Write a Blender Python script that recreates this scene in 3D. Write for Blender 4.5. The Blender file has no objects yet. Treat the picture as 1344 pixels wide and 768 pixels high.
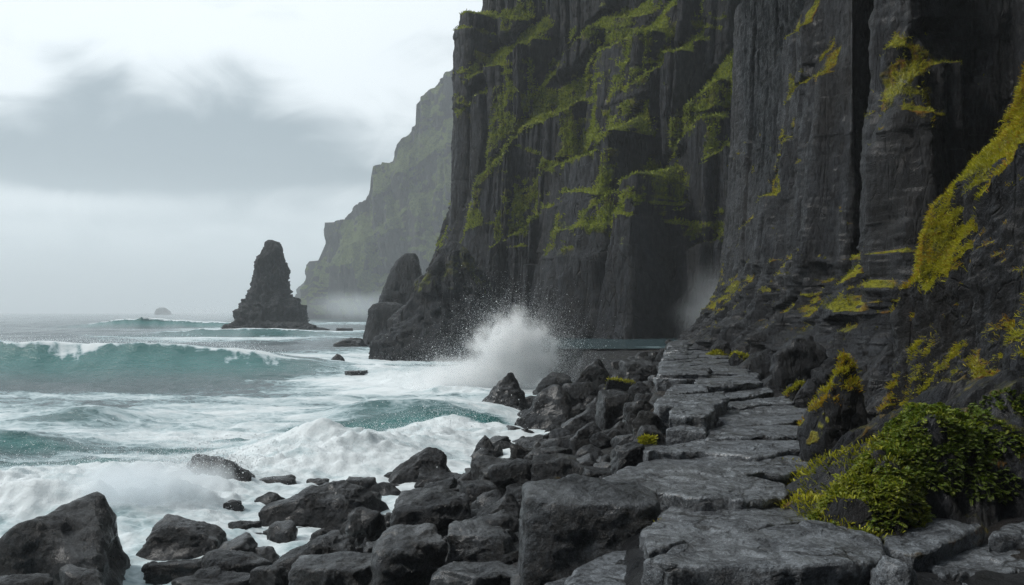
import bpy, bmesh, math
import numpy as np
from mathutils import Vector

# ------------------------------------------------------------------ basics
F = 1164.0            # focal length in photo pixels (photo 1344 x 768)
CX, HY = 672.0, 410.0 # principal column, horizon row
ZC = 4.0              # camera height above the sea
rng = np.random.default_rng(7)
C = bpy.context.scene.collection
sc = bpy.context.scene

def ray(px, py, d):
    """point at depth d seen at photo pixel (px, py)"""
    return np.array([(px - CX) / F * d, d, ZC - (py - HY) / F * d])

def sstep(a, b, x):
    t = np.clip((x - a) / (b - a), 0, 1)
    return t * t * (3 - 2 * t)

# ------------------------------------------------------------------ noise
def _hash(ix, iy, iz, seed):
    h = (ix.astype(np.uint32) * np.uint32(374761393) + iy.astype(np.uint32) * np.uint32(668265263)
         + iz.astype(np.uint32) * np.uint32(2147483647 & 1274126177) + np.uint32((seed * 362437 + 1013904223) & 0xffffffff))
    h = (h ^ (h >> np.uint32(13))) * np.uint32(1274126177)
    h = (h ^ (h >> np.uint32(16))) * np.uint32(2246822519)
    return h ^ (h >> np.uint32(15))

def hash1(i, seed=0):
    i = np.asarray(i, dtype=np.int64).astype(np.int32)
    z = np.zeros_like(i)
    return _hash(i, z, z, seed).astype(np.float64) / 4294967295.0

def hash2(i, j, seed=0):
    i = np.asarray(i).astype(np.int32); j = np.asarray(j).astype(np.int32)
    return _hash(i, j, np.zeros_like(i), seed).astype(np.float64) / 4294967295.0

_G = np.array([[1,1,0],[-1,1,0],[1,-1,0],[-1,-1,0],[1,0,1],[-1,0,1],[1,0,-1],[-1,0,-1],
               [0,1,1],[0,-1,1],[0,1,-1],[0,-1,-1],[1,1,0],[-1,1,0],[0,-1,1],[0,-1,-1]], dtype=np.float32)

def pn(x, y, z, seed=0):
    """gradient noise, about -1..1"""
    x, y, z = np.broadcast_arrays(np.asarray(x, np.float32), np.asarray(y, np.float32), np.asarray(z, np.float32))
    if x.size < 16000: return _pn(x, y, z, seed)
    sh = x.shape; x, y, z = x.ravel(), y.ravel(), z.ravel(); out = np.empty(x.size, np.float32)
    for a in range(0, x.size, 10000): out[a:a+10000] = _pn(x[a:a+10000], y[a:a+10000], z[a:a+10000], seed)
    return out.reshape(sh)
_GX, _GY, _GZ = (np.ascontiguousarray(_G[:, k]) for k in range(3))
def _pn(x, y, z, seed):
    fx, fy, fz = np.floor(x), np.floor(y), np.floor(z)
    ix, iy, iz = (q.astype(np.int32).view(np.uint32) for q in (fx, fy, fz))
    dx, dy, dz = x - fx, y - fy, z - fz
    ux = dx*dx*dx*(dx*(dx*6-15)+10); uy = dy*dy*dy*(dy*(dy*6-15)+10); uz = dz*dz*dz*(dz*(dz*6-15)+10)
    hx = (ix*np.uint32(374761393), (ix + np.uint32(1))*np.uint32(374761393))
    hy = (iy*np.uint32(668265263), (iy + np.uint32(1))*np.uint32(668265263))
    hz = (iz*np.uint32(1274126177) + np.uint32((seed*362437 + 1013904223) & 0xffffffff), (iz + np.uint32(1))*np.uint32(1274126177) + np.uint32((seed*362437 + 1013904223) & 0xffffffff))
    wx, wy, wz = (1 - ux, ux), (1 - uy, uy), (1 - uz, uz)
    out = np.zeros_like(x)
    for a in (0, 1):
        for b in (0, 1):
            hab = hx[a] + hy[b]; wab = wx[a]*wy[b]
            for c in (0, 1):
                h = hab + hz[c]
                h = (h ^ (h >> np.uint32(13)))*np.uint32(1274126177)
                h = ((h ^ (h >> np.uint32(16)))*np.uint32(2246822519)) >> np.uint32(28)
                out += (_GX.take(h)*(dx-a) + _GY.take(h)*(dy-b) + _GZ.take(h)*(dz-c))*(wab*wz[c])
    return out

def fbm(x, y, z, oct=4, gain=0.5, lac=2.03, seed=0):
    s, a = 0, 1.0
    x, y, z = np.asarray(x, np.float32), np.asarray(y, np.float32), np.asarray(z, np.float32)
    for o in range(oct):
        s = s + a * pn(x*np.float32(lac**o), y*np.float32(lac**o), z*np.float32(lac**o), seed + o*17)
        a *= gain
    return s

def ridge(x, y, z, oct=4, gain=0.5, lac=2.03, seed=0):
    s, a, n = 0, 1.0, 0
    x, y, z = np.asarray(x, np.float32), np.asarray(y, np.float32), np.asarray(z, np.float32)
    for o in range(oct):
        s = s + a * (1 - np.abs(pn(x*np.float32(lac**o), y*np.float32(lac**o), z*np.float32(lac**o), seed + o*17))*1.6)
        n += a; a *= gain
    return s / n

# ------------------------------------------------------------------ objects
def tag(o, label=None, cat=None, group=None, kind=None):
    if label: o['label'] = label
    if cat: o['category'] = cat
    if group: o['group'] = group
    if kind: o['kind'] = kind
    return o

def mesh_data(name, V, faces, mat, smooth=True, attrs=None):
    """faces: list of integer arrays, each (n, k)"""
    me = bpy.data.meshes.new(name)
    V = np.asarray(V, np.float32)
    me.vertices.add(len(V)); me.vertices.foreach_set('co', V.ravel())
    faces = [np.asarray(f, np.int32) for f in faces if len(f)]
    tot = np.concatenate([np.full(len(f), f.shape[1], np.int32) for f in faces])
    loops = np.concatenate([f.ravel() for f in faces])
    me.loops.add(len(loops)); me.loops.foreach_set('vertex_index', loops)
    me.polygons.add(len(tot))
    start = np.concatenate([[0], np.cumsum(tot)[:-1]]).astype(np.int32)
    me.polygons.foreach_set('loop_start', start)
    try: me.polygons.foreach_set('loop_total', tot)
    except Exception: pass
    me.polygons.foreach_set('use_smooth', np.full(len(tot), smooth, dtype=bool))
    me.materials.append(mat)
    me.update(calc_edges=True)
    for k, v in (attrs or {}).items():
        a = me.attributes.new(k, 'FLOAT', 'POINT'); a.data.foreach_set('value', np.asarray(v, np.float32).ravel())
    return me

def obj(name, V, faces, mat, parent=None, smooth=True, attrs=None, loc=None):
    me = mesh_data(name, V, faces, mat, smooth, attrs)
    o = bpy.data.objects.new(name, me); C.objects.link(o)
    if parent is not None: o.parent = parent
    if loc is not None: o.location = loc
    return o

def empty(name, loc=(0, 0, 0)):
    o = bpy.data.objects.new(name, None); C.objects.link(o); o.location = loc
    return o

def grid_faces(n, m, wrap=False):
    """n columns (first index), m rows; vertex id = i*m + j"""
    I = np.arange(n if wrap else n - 1)[:, None]; J = np.arange(m - 1)[None, :]
    I2 = (I + 1) % n
    a = I*m + J; b = I2*m + J; c = I2*m + J + 1; d = I*m + J + 1
    return np.stack([a, b, c, d], -1).reshape(-1, 4)

def grid_normals(P):
    du = np.gradient(P, axis=0); dv = np.gradient(P, axis=1)
    n = np.cross(du, dv)
    return n / (np.linalg.norm(n, axis=-1, keepdims=True) + 1e-9)

# ------------------------------------------------------------------ node helper
class NT:
    def __init__(s, tree):
        s.t = tree; tree.nodes.clear()
    def n(s, typ, ins=None, **props):
        nd = s.t.nodes.new(typ)
        for k, v in props.items(): setattr(nd, k, v)
        for k, v in (ins or {}).items():
            sock = nd.inputs[k]
            if isinstance(v, bpy.types.NodeSocket): s.t.links.new(v, sock)
            elif isinstance(v, bpy.types.Node): s.t.links.new(v.outputs[0], sock)
            else: sock.default_value = v
        return nd
    def math(s, op, a, b=0.0, clamp=False):
        return s.n('ShaderNodeMath', {0: a, 1: b}, operation=op, use_clamp=clamp).outputs[0]
    def vmul(s, v, xyz):
        return s.n('ShaderNodeVectorMath', {0: v, 1: xyz}, operation='MULTIPLY').outputs[0]
    def vadd(s, a, b):
        return s.n('ShaderNodeVectorMath', {0: a, 1: b}, operation='ADD').outputs[0]
    def noise(s, vec, scale, detail=4, rough=0.5, dist=0.0, out=0):
        return s.n('ShaderNodeTexNoise', {'Vector': vec, 'Scale': scale, 'Detail': detail, 'Roughness': rough, 'Distortion': dist}).outputs[out]
    def ramp(s, v, a, b, to0=0.0, to1=1.0):
        return s.n('ShaderNodeMapRange', {0: v, 1: a, 2: b, 3: to0, 4: to1}, interpolation_type='SMOOTHSTEP').outputs[0]
    def mix(s, f, a, b):
        m = s.n('ShaderNodeMix', data_type='RGBA')
        for i, v in ((0, f), (6, a), (7, b)):
            if isinstance(v, bpy.types.NodeSocket): s.t.links.new(v, m.inputs[i])
            else: m.inputs[i].default_value = v if i == 0 else (*v, 1.0)[:4]
        return m.outputs[2]

def new_mat(name):
    m = bpy.data.materials.new(name); m.use_nodes = True
    return m, NT(m.node_tree)

def rock_mat(name, dark, light, scale=1.0, stretch=1.0, bump=0.5, rough=(0.38, 0.7), moss=None, crack=0.0, joint=0.0, jstr=1.0, coat=0.0, tint=(0.05, 0.035, 0.02), spec=0.5, moss_amt=1.0):
    m, t = new_mat(name)
    pos = t.n('ShaderNodeNewGeometry').outputs['Position']
    sp = t.vmul(pos, (1, 1, stretch))
    big = t.noise(sp, 0.35*scale, 5, 0.6)
    mid = t.noise(sp, 2.2*scale, 8, 0.65, 0.3)
    fine = t.noise(sp, 14*scale, 6, 0.7)
    grit = t.noise(pos, 38*scale, 4, 0.75)
    f = t.ramp(t.math('ADD', t.math('MULTIPLY', mid, 0.5), t.math('MULTIPLY', fine, 0.5)), 0.40, 0.62)  # albedo contrast on the bump's own noise, in place of cavity shade
    col = t.mix(f, dark, light)
    col = t.mix(t.math('MULTIPLY', t.ramp(big, 0.48, 0.7), 0.5), col, tint)
    col = t.mix(t.math('MULTIPLY', t.ramp(grit, 0.56, 0.68), 0.55), col, tuple(min(1, c*2.4) for c in light))  # pale specks painted where grains would catch light
    col = t.mix(t.math('MULTIPLY', t.ramp(grit, 0.46, 0.36), 0.6), col, tuple(c*0.5 for c in dark))  # bump pits painted darker, as shade would make them
    h = t.math('ADD', t.math('MULTIPLY', mid, 1.0), t.math('MULTIPLY', fine, 0.45))
    h = t.math('ADD', h, t.math('MULTIPLY', grit, 0.32))
    vc = t.n('ShaderNodeTexVoronoi', {'Vector': t.vadd(sp, t.vmul(t.noise(sp, 3*scale, 3, 0.6, 0, out=1), (0.25/scale,)*3)), 'Scale': 5.5*scale}, feature='F1').outputs[0]
    h = t.math('SUBTRACT', h, t.math('MULTIPLY', vc, 0.55))
    if crack:
        wob = t.noise(pos, 1.6, 4, 0.6, 0, out=1)
        v = t.n('ShaderNodeTexVoronoi', {'Vector': t.vadd(t.vmul(pos, (1, 1, 0.6)), t.vmul(wob, (0.9, 0.9, 0.9))), 'Scale': crack}, feature='DISTANCE_TO_EDGE').outputs[0]
        keep = t.ramp(t.noise(pos, 0.9, 3, 0.5), 0.44, 0.58)
        ck = t.math('MULTIPLY', t.math('SUBTRACT', 1.0, t.ramp(v, 0.006, 0.038)), keep)
        v2 = t.n('ShaderNodeTexVoronoi', {'Vector': t.vadd(pos, t.vmul(wob, (0.5, 0.5, 0.5))), 'Scale': crack*3.1}, feature='DISTANCE_TO_EDGE').outputs[0]
        ck2 = t.math('MULTIPLY', t.math('SUBTRACT', 1.0, t.ramp(v2, 0.01, 0.06)), t.math('MULTIPLY', t.ramp(t.noise(pos, 2.1, 3, 0.5), 0.5, 0.62), 0.6))
        ck = t.math('MAXIMUM', ck, ck2)
        col = t.mix(t.math('MULTIPLY', ck, 0.93), col, (0.006, 0.006, 0.006))
        h = t.math('SUBTRACT', h, t.math('MULTIPLY', ck, 0.6))
    if joint:
        jw = t.vmul(t.noise(pos, 0.8*joint, 3, 0.6, 0, out=1), (0.22/joint,)*3)
        j1 = t.n('ShaderNodeTexVoronoi', {'Vector': t.vadd(t.vmul(pos, (1, 1, 0.16)), jw), 'Scale': joint}, feature='DISTANCE_TO_EDGE').outputs[0]
        j2 = t.n('ShaderNodeTexVoronoi', {'Vector': t.vadd(t.vmul(pos, (1, 1, 0.45)), jw), 'Scale': joint*2.7}, feature='DISTANCE_TO_EDGE').outputs[0]
        jk = t.math('MAXIMUM', t.math('SUBTRACT', 1.0, t.ramp(j1, 0.0, 0.035)), t.math('MULTIPLY', t.math('SUBTRACT', 1.0, t.ramp(j2, 0.0, 0.05)), t.ramp(t.noise(pos, 0.7*joint, 3), 0.45, 0.6)))
        cellv = t.n('ShaderNodeTexVoronoi', {'Vector': t.vadd(t.vmul(pos, (1, 1, 0.30)), jw), 'Scale': joint*1.6}, feature='F1').outputs['Color']
        cv = t.n('ShaderNodeSeparateColor', {0: cellv}).outputs[0]
        col = t.mix(t.math('MULTIPLY', t.math('SUBTRACT', cv, 0.3, True), 0.5), col, tuple(c*0.4 for c in dark))
        jk = t.math('MULTIPLY', jk, jstr)
        col = t.mix(t.math('MULTIPLY', jk, 0.75), col, tuple(c*0.3 for c in dark))
        h = t.math('ADD', t.math('SUBTRACT', h, t.math('MULTIPLY', jk, 0.5)), t.math('MULTIPLY', cv, 0.7))
    rg = t.n('ShaderNodeMapRange', {0: t.noise(pos, 3.0*scale, 4, 0.6), 1: 0.35, 2: 0.65, 3: rough[0], 4: rough[1]}).outputs[0]
    if moss:
        at = t.n('ShaderNodeAttribute', attribute_name='moss').outputs['Fac']
        mn = t.noise(pos, 1.3*scale, 6, 0.7)
        mk = t.ramp(t.math('ADD', t.math('MULTIPLY', at, moss_amt), t.math('MULTIPLY', t.math('SUBTRACT', mn, 0.5), 1.3)), 0.40, 0.68)
        mf = t.ramp(t.math('ADD', t.math('MULTIPLY', t.noise(pos, 7*scale, 5, 0.7), 0.7), t.math('MULTIPLY', t.noise(pos, 0.5*scale, 3), 0.3)), 0.36, 0.64)
        mc = t.mix(mf, moss[0], moss[1])
        edge = t.math('MULTIPLY', t.math('MULTIPLY', t.ramp(mk, 0.05, 0.4), t.math('SUBTRACT', 1.0, t.ramp(at, 0.55, 0.9))), t.ramp(t.noise(pos, 0.8*scale, 4, 0.6), 0.42, 0.6))
        mc = t.mix(edge, mc, moss[2])
        col = t.mix(mk, col, mc)
        rg = t.math('MAXIMUM', rg, t.math('MULTIPLY', mk, 0.9))
        h = t.math('ADD', h, t.math('MULTIPLY', t.math('MULTIPLY', mk, fine), 1.2))
    bp = t.n('ShaderNodeBump', {'Strength': bump, 'Distance': 0.22/scale, 'Height': h})
    b = t.n('ShaderNodeBsdfPrincipled', {'Base Color': col, 'Roughness': rg, 'Normal': bp.outputs[0], 'Specular IOR Level': spec})
    if coat:
        wet = t.math('MULTIPLY', t.ramp(t.noise(pos, 1.1, 4, 0.6), 0.42, 0.6), coat)
        t.t.links.new(wet, b.inputs['Coat Weight']); b.inputs['Coat Roughness'].default_value = 0.18
        bc = t.n('ShaderNodeBump', {'Strength': 0.45, 'Distance': 0.12/scale, 'Height': t.math('ADD', mid, t.math('MULTIPLY', fine, 0.30))})
        t.t.links.new(bc.outputs[0], b.inputs['Coat Normal'])
    t.n('ShaderNodeOutputMaterial', {'Surface': b.outputs[0]})
    return m

MOSS_FAR = ((0.055, 0.08, 0.014), (0.29, 0.34, 0.032), (0.16, 0.15, 0.025))
MOSS_NEAR = ((0.06, 0.075, 0.008), (0.36, 0.35, 0.018), (0.26, 0.125, 0.012))
MOSS_B = ((0.03, 0.035, 0.008), (0.13, 0.13, 0.015), (0.13, 0.075, 0.012))
M_CLIFF = rock_mat('basalt_cliff', (0.0038, 0.005, 0.007), (0.028, 0.0335, 0.0425), 0.55, 0.22, 0.9, (0.4, 0.75), MOSS_FAR, joint=0.75, tint=(0.022, 0.02, 0.018), spec=0.3)
M_NEAR = rock_mat('basalt_near_cliff', (0.0028, 0.0034, 0.0046), (0.025, 0.0285, 0.0355), 1.3, 0.35, 0.9, (0.36, 0.7), MOSS_NEAR, joint=1.9, jstr=0.4, tint=(0.018, 0.015, 0.012), coat=0.2, spec=0.3)
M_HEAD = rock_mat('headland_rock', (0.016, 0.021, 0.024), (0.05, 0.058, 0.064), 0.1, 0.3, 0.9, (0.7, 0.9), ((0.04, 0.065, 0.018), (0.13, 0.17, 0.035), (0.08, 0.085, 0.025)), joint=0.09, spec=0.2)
M_BOULD = rock_mat('wet_black_boulder', (0.0028, 0.0032, 0.004), (0.034, 0.038, 0.044), 1.8, 0.8, 1.0, (0.26, 0.55), MOSS_B, spec=0.3, tint=(0.016, 0.013, 0.008), coat=0.55)
M_SLAB = rock_mat('worn_flagstone', (0.030, 0.034, 0.040), (0.215, 0.238, 0.262), 2.0, 1.0, 0.8, (0.28, 0.55), ((0.04, 0.045, 0.01), (0.17, 0.17, 0.02), (0.17, 0.08, 0.015)), crack=0.9, tint=(0.04, 0.04, 0.038), coat=1.0, spec=0.4)
M_BLOCK = rock_mat('worn_black_block', (0.005, 0.006, 0.007), (0.085, 0.095, 0.107), 1.9, 0.9, 1.0, (0.28, 0.55), MOSS_B, tint=(0.018, 0.016, 0.013), coat=0.6, spec=0.35)
M_GROUND = rock_mat('shore_rock', (0.003, 0.0035, 0.0045), (0.015, 0.017, 0.021), 1.5, 1.0, 0.9, (0.25, 0.55), coat=0.3, spec=0.3)

def leaf_mat(name, c0, c1, c2, trans=0.3):
    m, t = new_mat(name)
    at = t.n('ShaderNodeAttribute', attribute_name='tone').outputs['Fac']
    col = t.mix(t.ramp(at, 0.0, 0.55), c0, c1)
    col = t.mix(t.ramp(at, 0.6, 1.0), col, c2)
    b = t.n('ShaderNodeBsdfPrincipled', {'Base Color': col, 'Roughness': 0.55, 'Specular IOR Level': 0.3})
    tr = t.n('ShaderNodeBsdfTranslucent', {'Color': col})
    mx = t.n('ShaderNodeMixShader', {0: trans, 1: b.outputs[0], 2: tr.outputs[0]})
    t.n('ShaderNodeOutputMaterial', {'Surface': mx.outputs[0]})
    return m
M_TUFT = leaf_mat('moss_blades', (0.07, 0.09, 0.008), (0.36, 0.35, 0.016), (0.34, 0.17, 0.012))
M_TUFT_FAR = leaf_mat('grass_blades', (0.07, 0.10, 0.014), (0.27, 0.32, 0.03), (0.34, 0.36, 0.035))
M_FERN = leaf_mat('fern_leaf', (0.03, 0.06, 0.008), (0.13, 0.20, 0.018), (0.28, 0.31, 0.022), 0.35)
M_STEM, _t = new_mat('brown_stem')
_b = _t.n('ShaderNodeBsdfPrincipled', {'Base Color': (0.03, 0.02, 0.012, 1), 'Roughness': 0.8})
_t.n('ShaderNodeOutputMaterial', {'Surface': _b.outputs[0]})

def tufts(name, P, N, n, length, mat, parent, seed=0, lean=0.35, droop=0.0, wid=0.12, tone=(0, 1)):
    """n short blades rooted on the points P (normals N); one scattered mass, so kind stuff"""
    r = np.random.default_rng(seed)
    if len(P) == 0: return None
    k = r.integers(0, len(P), n)
    p = P[k] + r.normal(0, 0.02, (n, 3)); nn = N[k]
    d = nn*0.55 + np.array([0, 0, 0.6 - droop]) + r.normal(0, lean, (n, 3))
    d /= np.linalg.norm(d, axis=1, keepdims=True)
    L = length * r.uniform(0.45, 1.25, n)[:, None]
    w = np.cross(d, r.normal(0, 1, (n, 3))); w /= np.linalg.norm(w, axis=1, keepdims=True) + 1e-9
    w = w * L * wid
    mid = p + d*L*0.55
    tip = p + d*L + np.array([0, 0, -0.35])*L*r.uniform(0.2, 1.0, (n, 1))
    V = np.stack([p - w*0.6 - nn*0.03, p + w*0.6 - nn*0.03, mid + w, mid - w, tip], 1).reshape(-1, 3)
    b = np.arange(n)[:, None]*5
    tn = np.repeat(np.clip(tone[0] + (tone[1]-tone[0])*(0.5 + 0.5*fbm(p[:, 0]*0.9, p[:, 1]*0.9, p[:, 2]*0.9, 3, seed=3)*1.3) + r.normal(0, 0.12, n), 0, 1), 5)
    o = obj(name, V, [b + np.array([[0, 1, 2, 3]]), b + np.array([[3, 2, 4]])], mat, parent, True, {'tone': tn})
    o['kind'] = 'stuff'
    return o
# ------------------------------------------------------------------ cliffs
def chaikin(p, k=2):
    p = np.asarray(p, float)
    for _ in range(k):
        q = 0.75*p[:-1] + 0.25*p[1:]; r = 0.25*p[:-1] + 0.75*p[1:]
        p = np.concatenate([p[:1], np.stack([q, r], 1).reshape(-1, 2), p[-1:]])
    return p

class Plan:
    def __init__(s, pts, n):
        p = chaikin(pts, 1)
        seg = np.linalg.norm(np.diff(p, axis=0), axis=1); cum = np.concatenate([[0], np.cumsum(seg)])
        s.L = cum[-1]; s.s = np.linspace(0, s.L, n)
        s.x = np.interp(s.s, cum, p[:, 0]); s.y = np.interp(s.s, cum, p[:, 1])
        k = max(3, int(n*1.2/s.L*1.0)); ker = np.ones(2*k+1)/(2*k+1)
        tx = np.convolve(np.pad(np.gradient(s.x), k, mode='edge'), ker, 'valid'); ty = np.convolve(np.pad(np.gradient(s.y), k, mode='edge'), ker, 'valid')
        l = np.hypot(tx, ty) + 1e-9
        s.nx, s.ny = ty/l, -tx/l
        s.px = CX + F*s.x/np.maximum(s.y, 0.5)
    def at(s, px, off=0.0):
        """arc length where the wall is first met (nearest in depth) at photo column px"""
        X, Y = s.x + s.nx*off, s.y + s.ny*off
        d = CX + F*X/np.maximum(Y, 0.5) - px
        cr = np.where((d[:-1]*d[1:] <= 0) & (Y[:-1] > 1) & ((s.nx*X + s.ny*Y)[:-1] < 0))[0]
        if len(cr) == 0: i = int(np.argmin(np.abs(d) + (Y < 1)*1e6))
        else: i = cr[np.argmin(Y[cr])]
        return s.s[i], Y[i]

def crest(plan, pts, p, run, wl=0.8, wr=2.5, spill=1.0, k=1.0, base=0.0):
    """a shoulder of rock: below the crest line the wall stands out by p; above it slopes back over a height of run"""
    S, H = [], []
    for px, py in pts:
        s, d = plan.at(px, p*k + base); d = max(d, 1.0)
        S.append(s); H.append(ZC - (py - HY)/F*d)
    o = np.argsort(S)
    return dict(s=np.array(S)[o], h=np.array(H)[o], p=p, run=run, wl=wl, wr=wr, spill=spill)

def cliff(name, mat, plan, zb, zt, nh, crests, cols, rough, seed, flare=None, lean=0.03, moss_lo=0.42, moss_hi=0.75, warp=0.5, cap=25.0, moss_gain=1.0, hpow=1.0, extra=None, parent=None, pscale=1.0, groove=0.45, low_moss=0.0, low_h=3.0, damp=(), climb=0.9, block=0.3, lush=0.80):
    n = len(plan.s); s = plan.s[:, None]
    t = np.linspace(0, 1, nh)[None, :]**hpow
    ztop = np.broadcast_to(np.asarray(zt, float).reshape(-1, 1) if np.ndim(zt) else np.full((1, 1), zt), (n, 1))
    h = zb + t*(ztop - zb)
    X0 = plan.x[:, None] + 0*h; Y0 = plan.y[:, None] + 0*h
    w0 = cols[0][0]
    sw = s + warp*w0*0.35*fbm(s/w0*0.7, h/w0*0.16, 0.0, 3, seed=seed) + 0.0*h
    D = -lean*h + 0*s
    spill = np.zeros_like(D)
    big = np.zeros_like(D); slope = np.zeros_like(D); above = np.zeros_like(D)
    for i, c in enumerate(crests):
        a, b = c['s'][0], c['s'][-1]
        nz = fbm(s/1.7/ max(.3, w0*.25), 0.3*i, 0.0, 3, seed=seed+i)*0.25*min(1.5, c['p'])
        hc = np.interp(sw, c['s'], c['h']) + nz
        m = sstep(a - c['wl'], a, sw) * (1 - sstep(b, b + c['wr'], sw))
        up = np.clip((h - hc)/c['run'], 0, 1)
        prof = (1 - up)**1.25
        # below the crest the face slowly swells outward
        val = pscale * c['p'] * m * prof * (1 + 0.04*np.clip((hc - h)/6.0, 0, 1.5))
        sp = m * np.exp(-np.clip(hc - h, 0, None)/c['spill']) * (h < hc + 0.3) * c['spill']
        spill = np.maximum(spill, sp*0.7)
        above = np.maximum(above, m*(h > hc)*np.exp(-np.clip(h - hc, 0, None)/(c['run']*climb)))
        slope = np.maximum(slope, np.where(val >= big - 0.05, m*sstep(0.0, 0.10, up)*(1 - sstep(0.75, 1.0, up)), 0))
        big = np.maximum(big, val) if c.get('mode') != 'add' else big + val
    D = D + big
    for li, (w, amp, rnd, brk) in enumerate(cols):
        u = sw/w + 0.35*fbm(s/w*0.45, h/w*0.10, 5.0, 2, seed=seed+40+li)
        cell = np.floor(u); fr = u - cell
        jit = 0.25*(hash1(cell, seed+li) - 0.5)
        fr2 = np.clip((fr - 0.5)*(1.0 + jit) + 0.5, 0, 1)
        r = hash1(cell, seed + 11 + li)
        prof = (1 - np.abs(2*fr2 - 1)**3.5)
        val = r*rnd + (1 - rnd)*prof*0.7
        if brk:   # broken tops: each column loses some of its standing-out above two or three heights
            for q in range(3):
                hb = zb + (ztop - zb)*(0.05 + 0.62*hash2(cell, q + 0*cell, seed + 23 + li))
                val = val + brk*(0.3 + 0.7*hash2(cell, q + 7 + 0*cell, seed + 31)) * (1 - sstep(hb, hb + amp*0.8*brk, h + 0.3*w*(fr-0.5)))
        gr = np.exp(-(np.minimum(fr, 1 - fr)/0.07)**2)
        # cross joints: every column is broken into blocks that stand out a little more or less
        hl = w*2.6; rowi = np.floor(h/hl + 5*hash1(cell, seed + 6)); bl = hash2(cell, rowi, seed + 8) - 0.5
        val = val + block*bl
        D = D + amp*(1 - 0.75*slope)*(val - groove*gr*(0.3 + 0.7*hash1(cell + (fr > 0.5), seed + 3)))
    if flare is not None: D = D + flare(s, h)
    for (a, b) in damp:
        sa, sb = (plan.s[np.argmin((plan.x - q[0])**2 + (plan.y - q[1])**2)] for q in (a, b))
        D = D*(1 - 0.92*sstep(sa - 0.25, sa + 0.25, s)*(1 - sstep(sb - 0.25, sb + 0.25, s)))
    if extra is not None: D = D + extra(s, h, X0, Y0)
    P = np.stack([X0 + plan.nx[:, None]*D, Y0 + plan.ny[:, None]*D, h + 0*s], -1)
    for (sc_, amp, zs) in rough:
        q = P/np.float32(sc_)
        dn = amp*(0.6*fbm(q[..., 0], q[..., 1], q[..., 2]*zs, 3, seed=seed+70) + 0.5*(ridge(q[..., 0]*0.8, q[..., 1]*0.8, q[..., 2]*zs*0.8, 3, seed=seed+80) - 0.5))
        P[..., 0] += plan.nx[:, None]*dn; P[..., 1] += plan.ny[:, None]*dn; P[..., 2] += 0.25*dn
    N = grid_normals(P)
    wid = max(0.6, w0*0.25)
    mn = fbm(P[..., 0]/wid*0.5, P[..., 1]/wid*0.5, P[..., 2]/wid*0.35, 4, seed=seed+5)
    nz = N[..., 2]
    # ledges carry moss; smooth the tilt a little so single bumps do not count
    k = 2
    nzs = (nz + np.roll(nz, k, 0) + np.roll(nz, -k, 0) + np.roll(nz, k, 1) + np.roll(nz, -k, 1))/5
    moss = sstep(moss_lo, moss_hi, nzs + 0.22*mn) * moss_gain
    moss = np.maximum(moss, np.clip(spill*(0.75 + 1.2*mn), 0, 0.75) * (0.35 + 0.65*sstep(-0.25, 0.3, nz)))
    moss = np.maximum(moss, np.clip(slope*(0.72 + 1.1*mn)*sstep(0.05, 0.3, nzs), 0, 1)*min(1, moss_gain))
    moss = np.maximum(moss, np.clip(above*(lush + 1.5*mn), 0, 1)*(0.45 + 0.55*sstep(-0.15, 0.25, nzs))*min(1, moss_gain))
    moss *= low_moss + (1 - low_moss)*sstep(low_h*0.6, low_h, h + 1.2*mn + 0*s)
    V = P.reshape(-1, 3); Nf = N.reshape(-1, 3)
    faces = [grid_faces(n, nh)]
    # plateau behind the rim
    top = P[:, -1, :].copy(); top[:, 0] -= plan.nx*cap; top[:, 1] -= plan.ny*cap; top[:, 2] += cap*0.1
    base = len(V); V2 = np.concatenate([V, top])
    a = (np.arange(n-1)*nh + nh - 1); b = a + nh
    faces.append(np.stack([a, b, base + np.arange(1, n), base + np.arange(n-1)], -1))
    mo = np.concatenate([moss.ravel(), np.ones(n)])
    o = obj(name, V2, faces, mat, parent, True, {'moss': mo})
    return o, V, Nf, moss.ravel(), P

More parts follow.
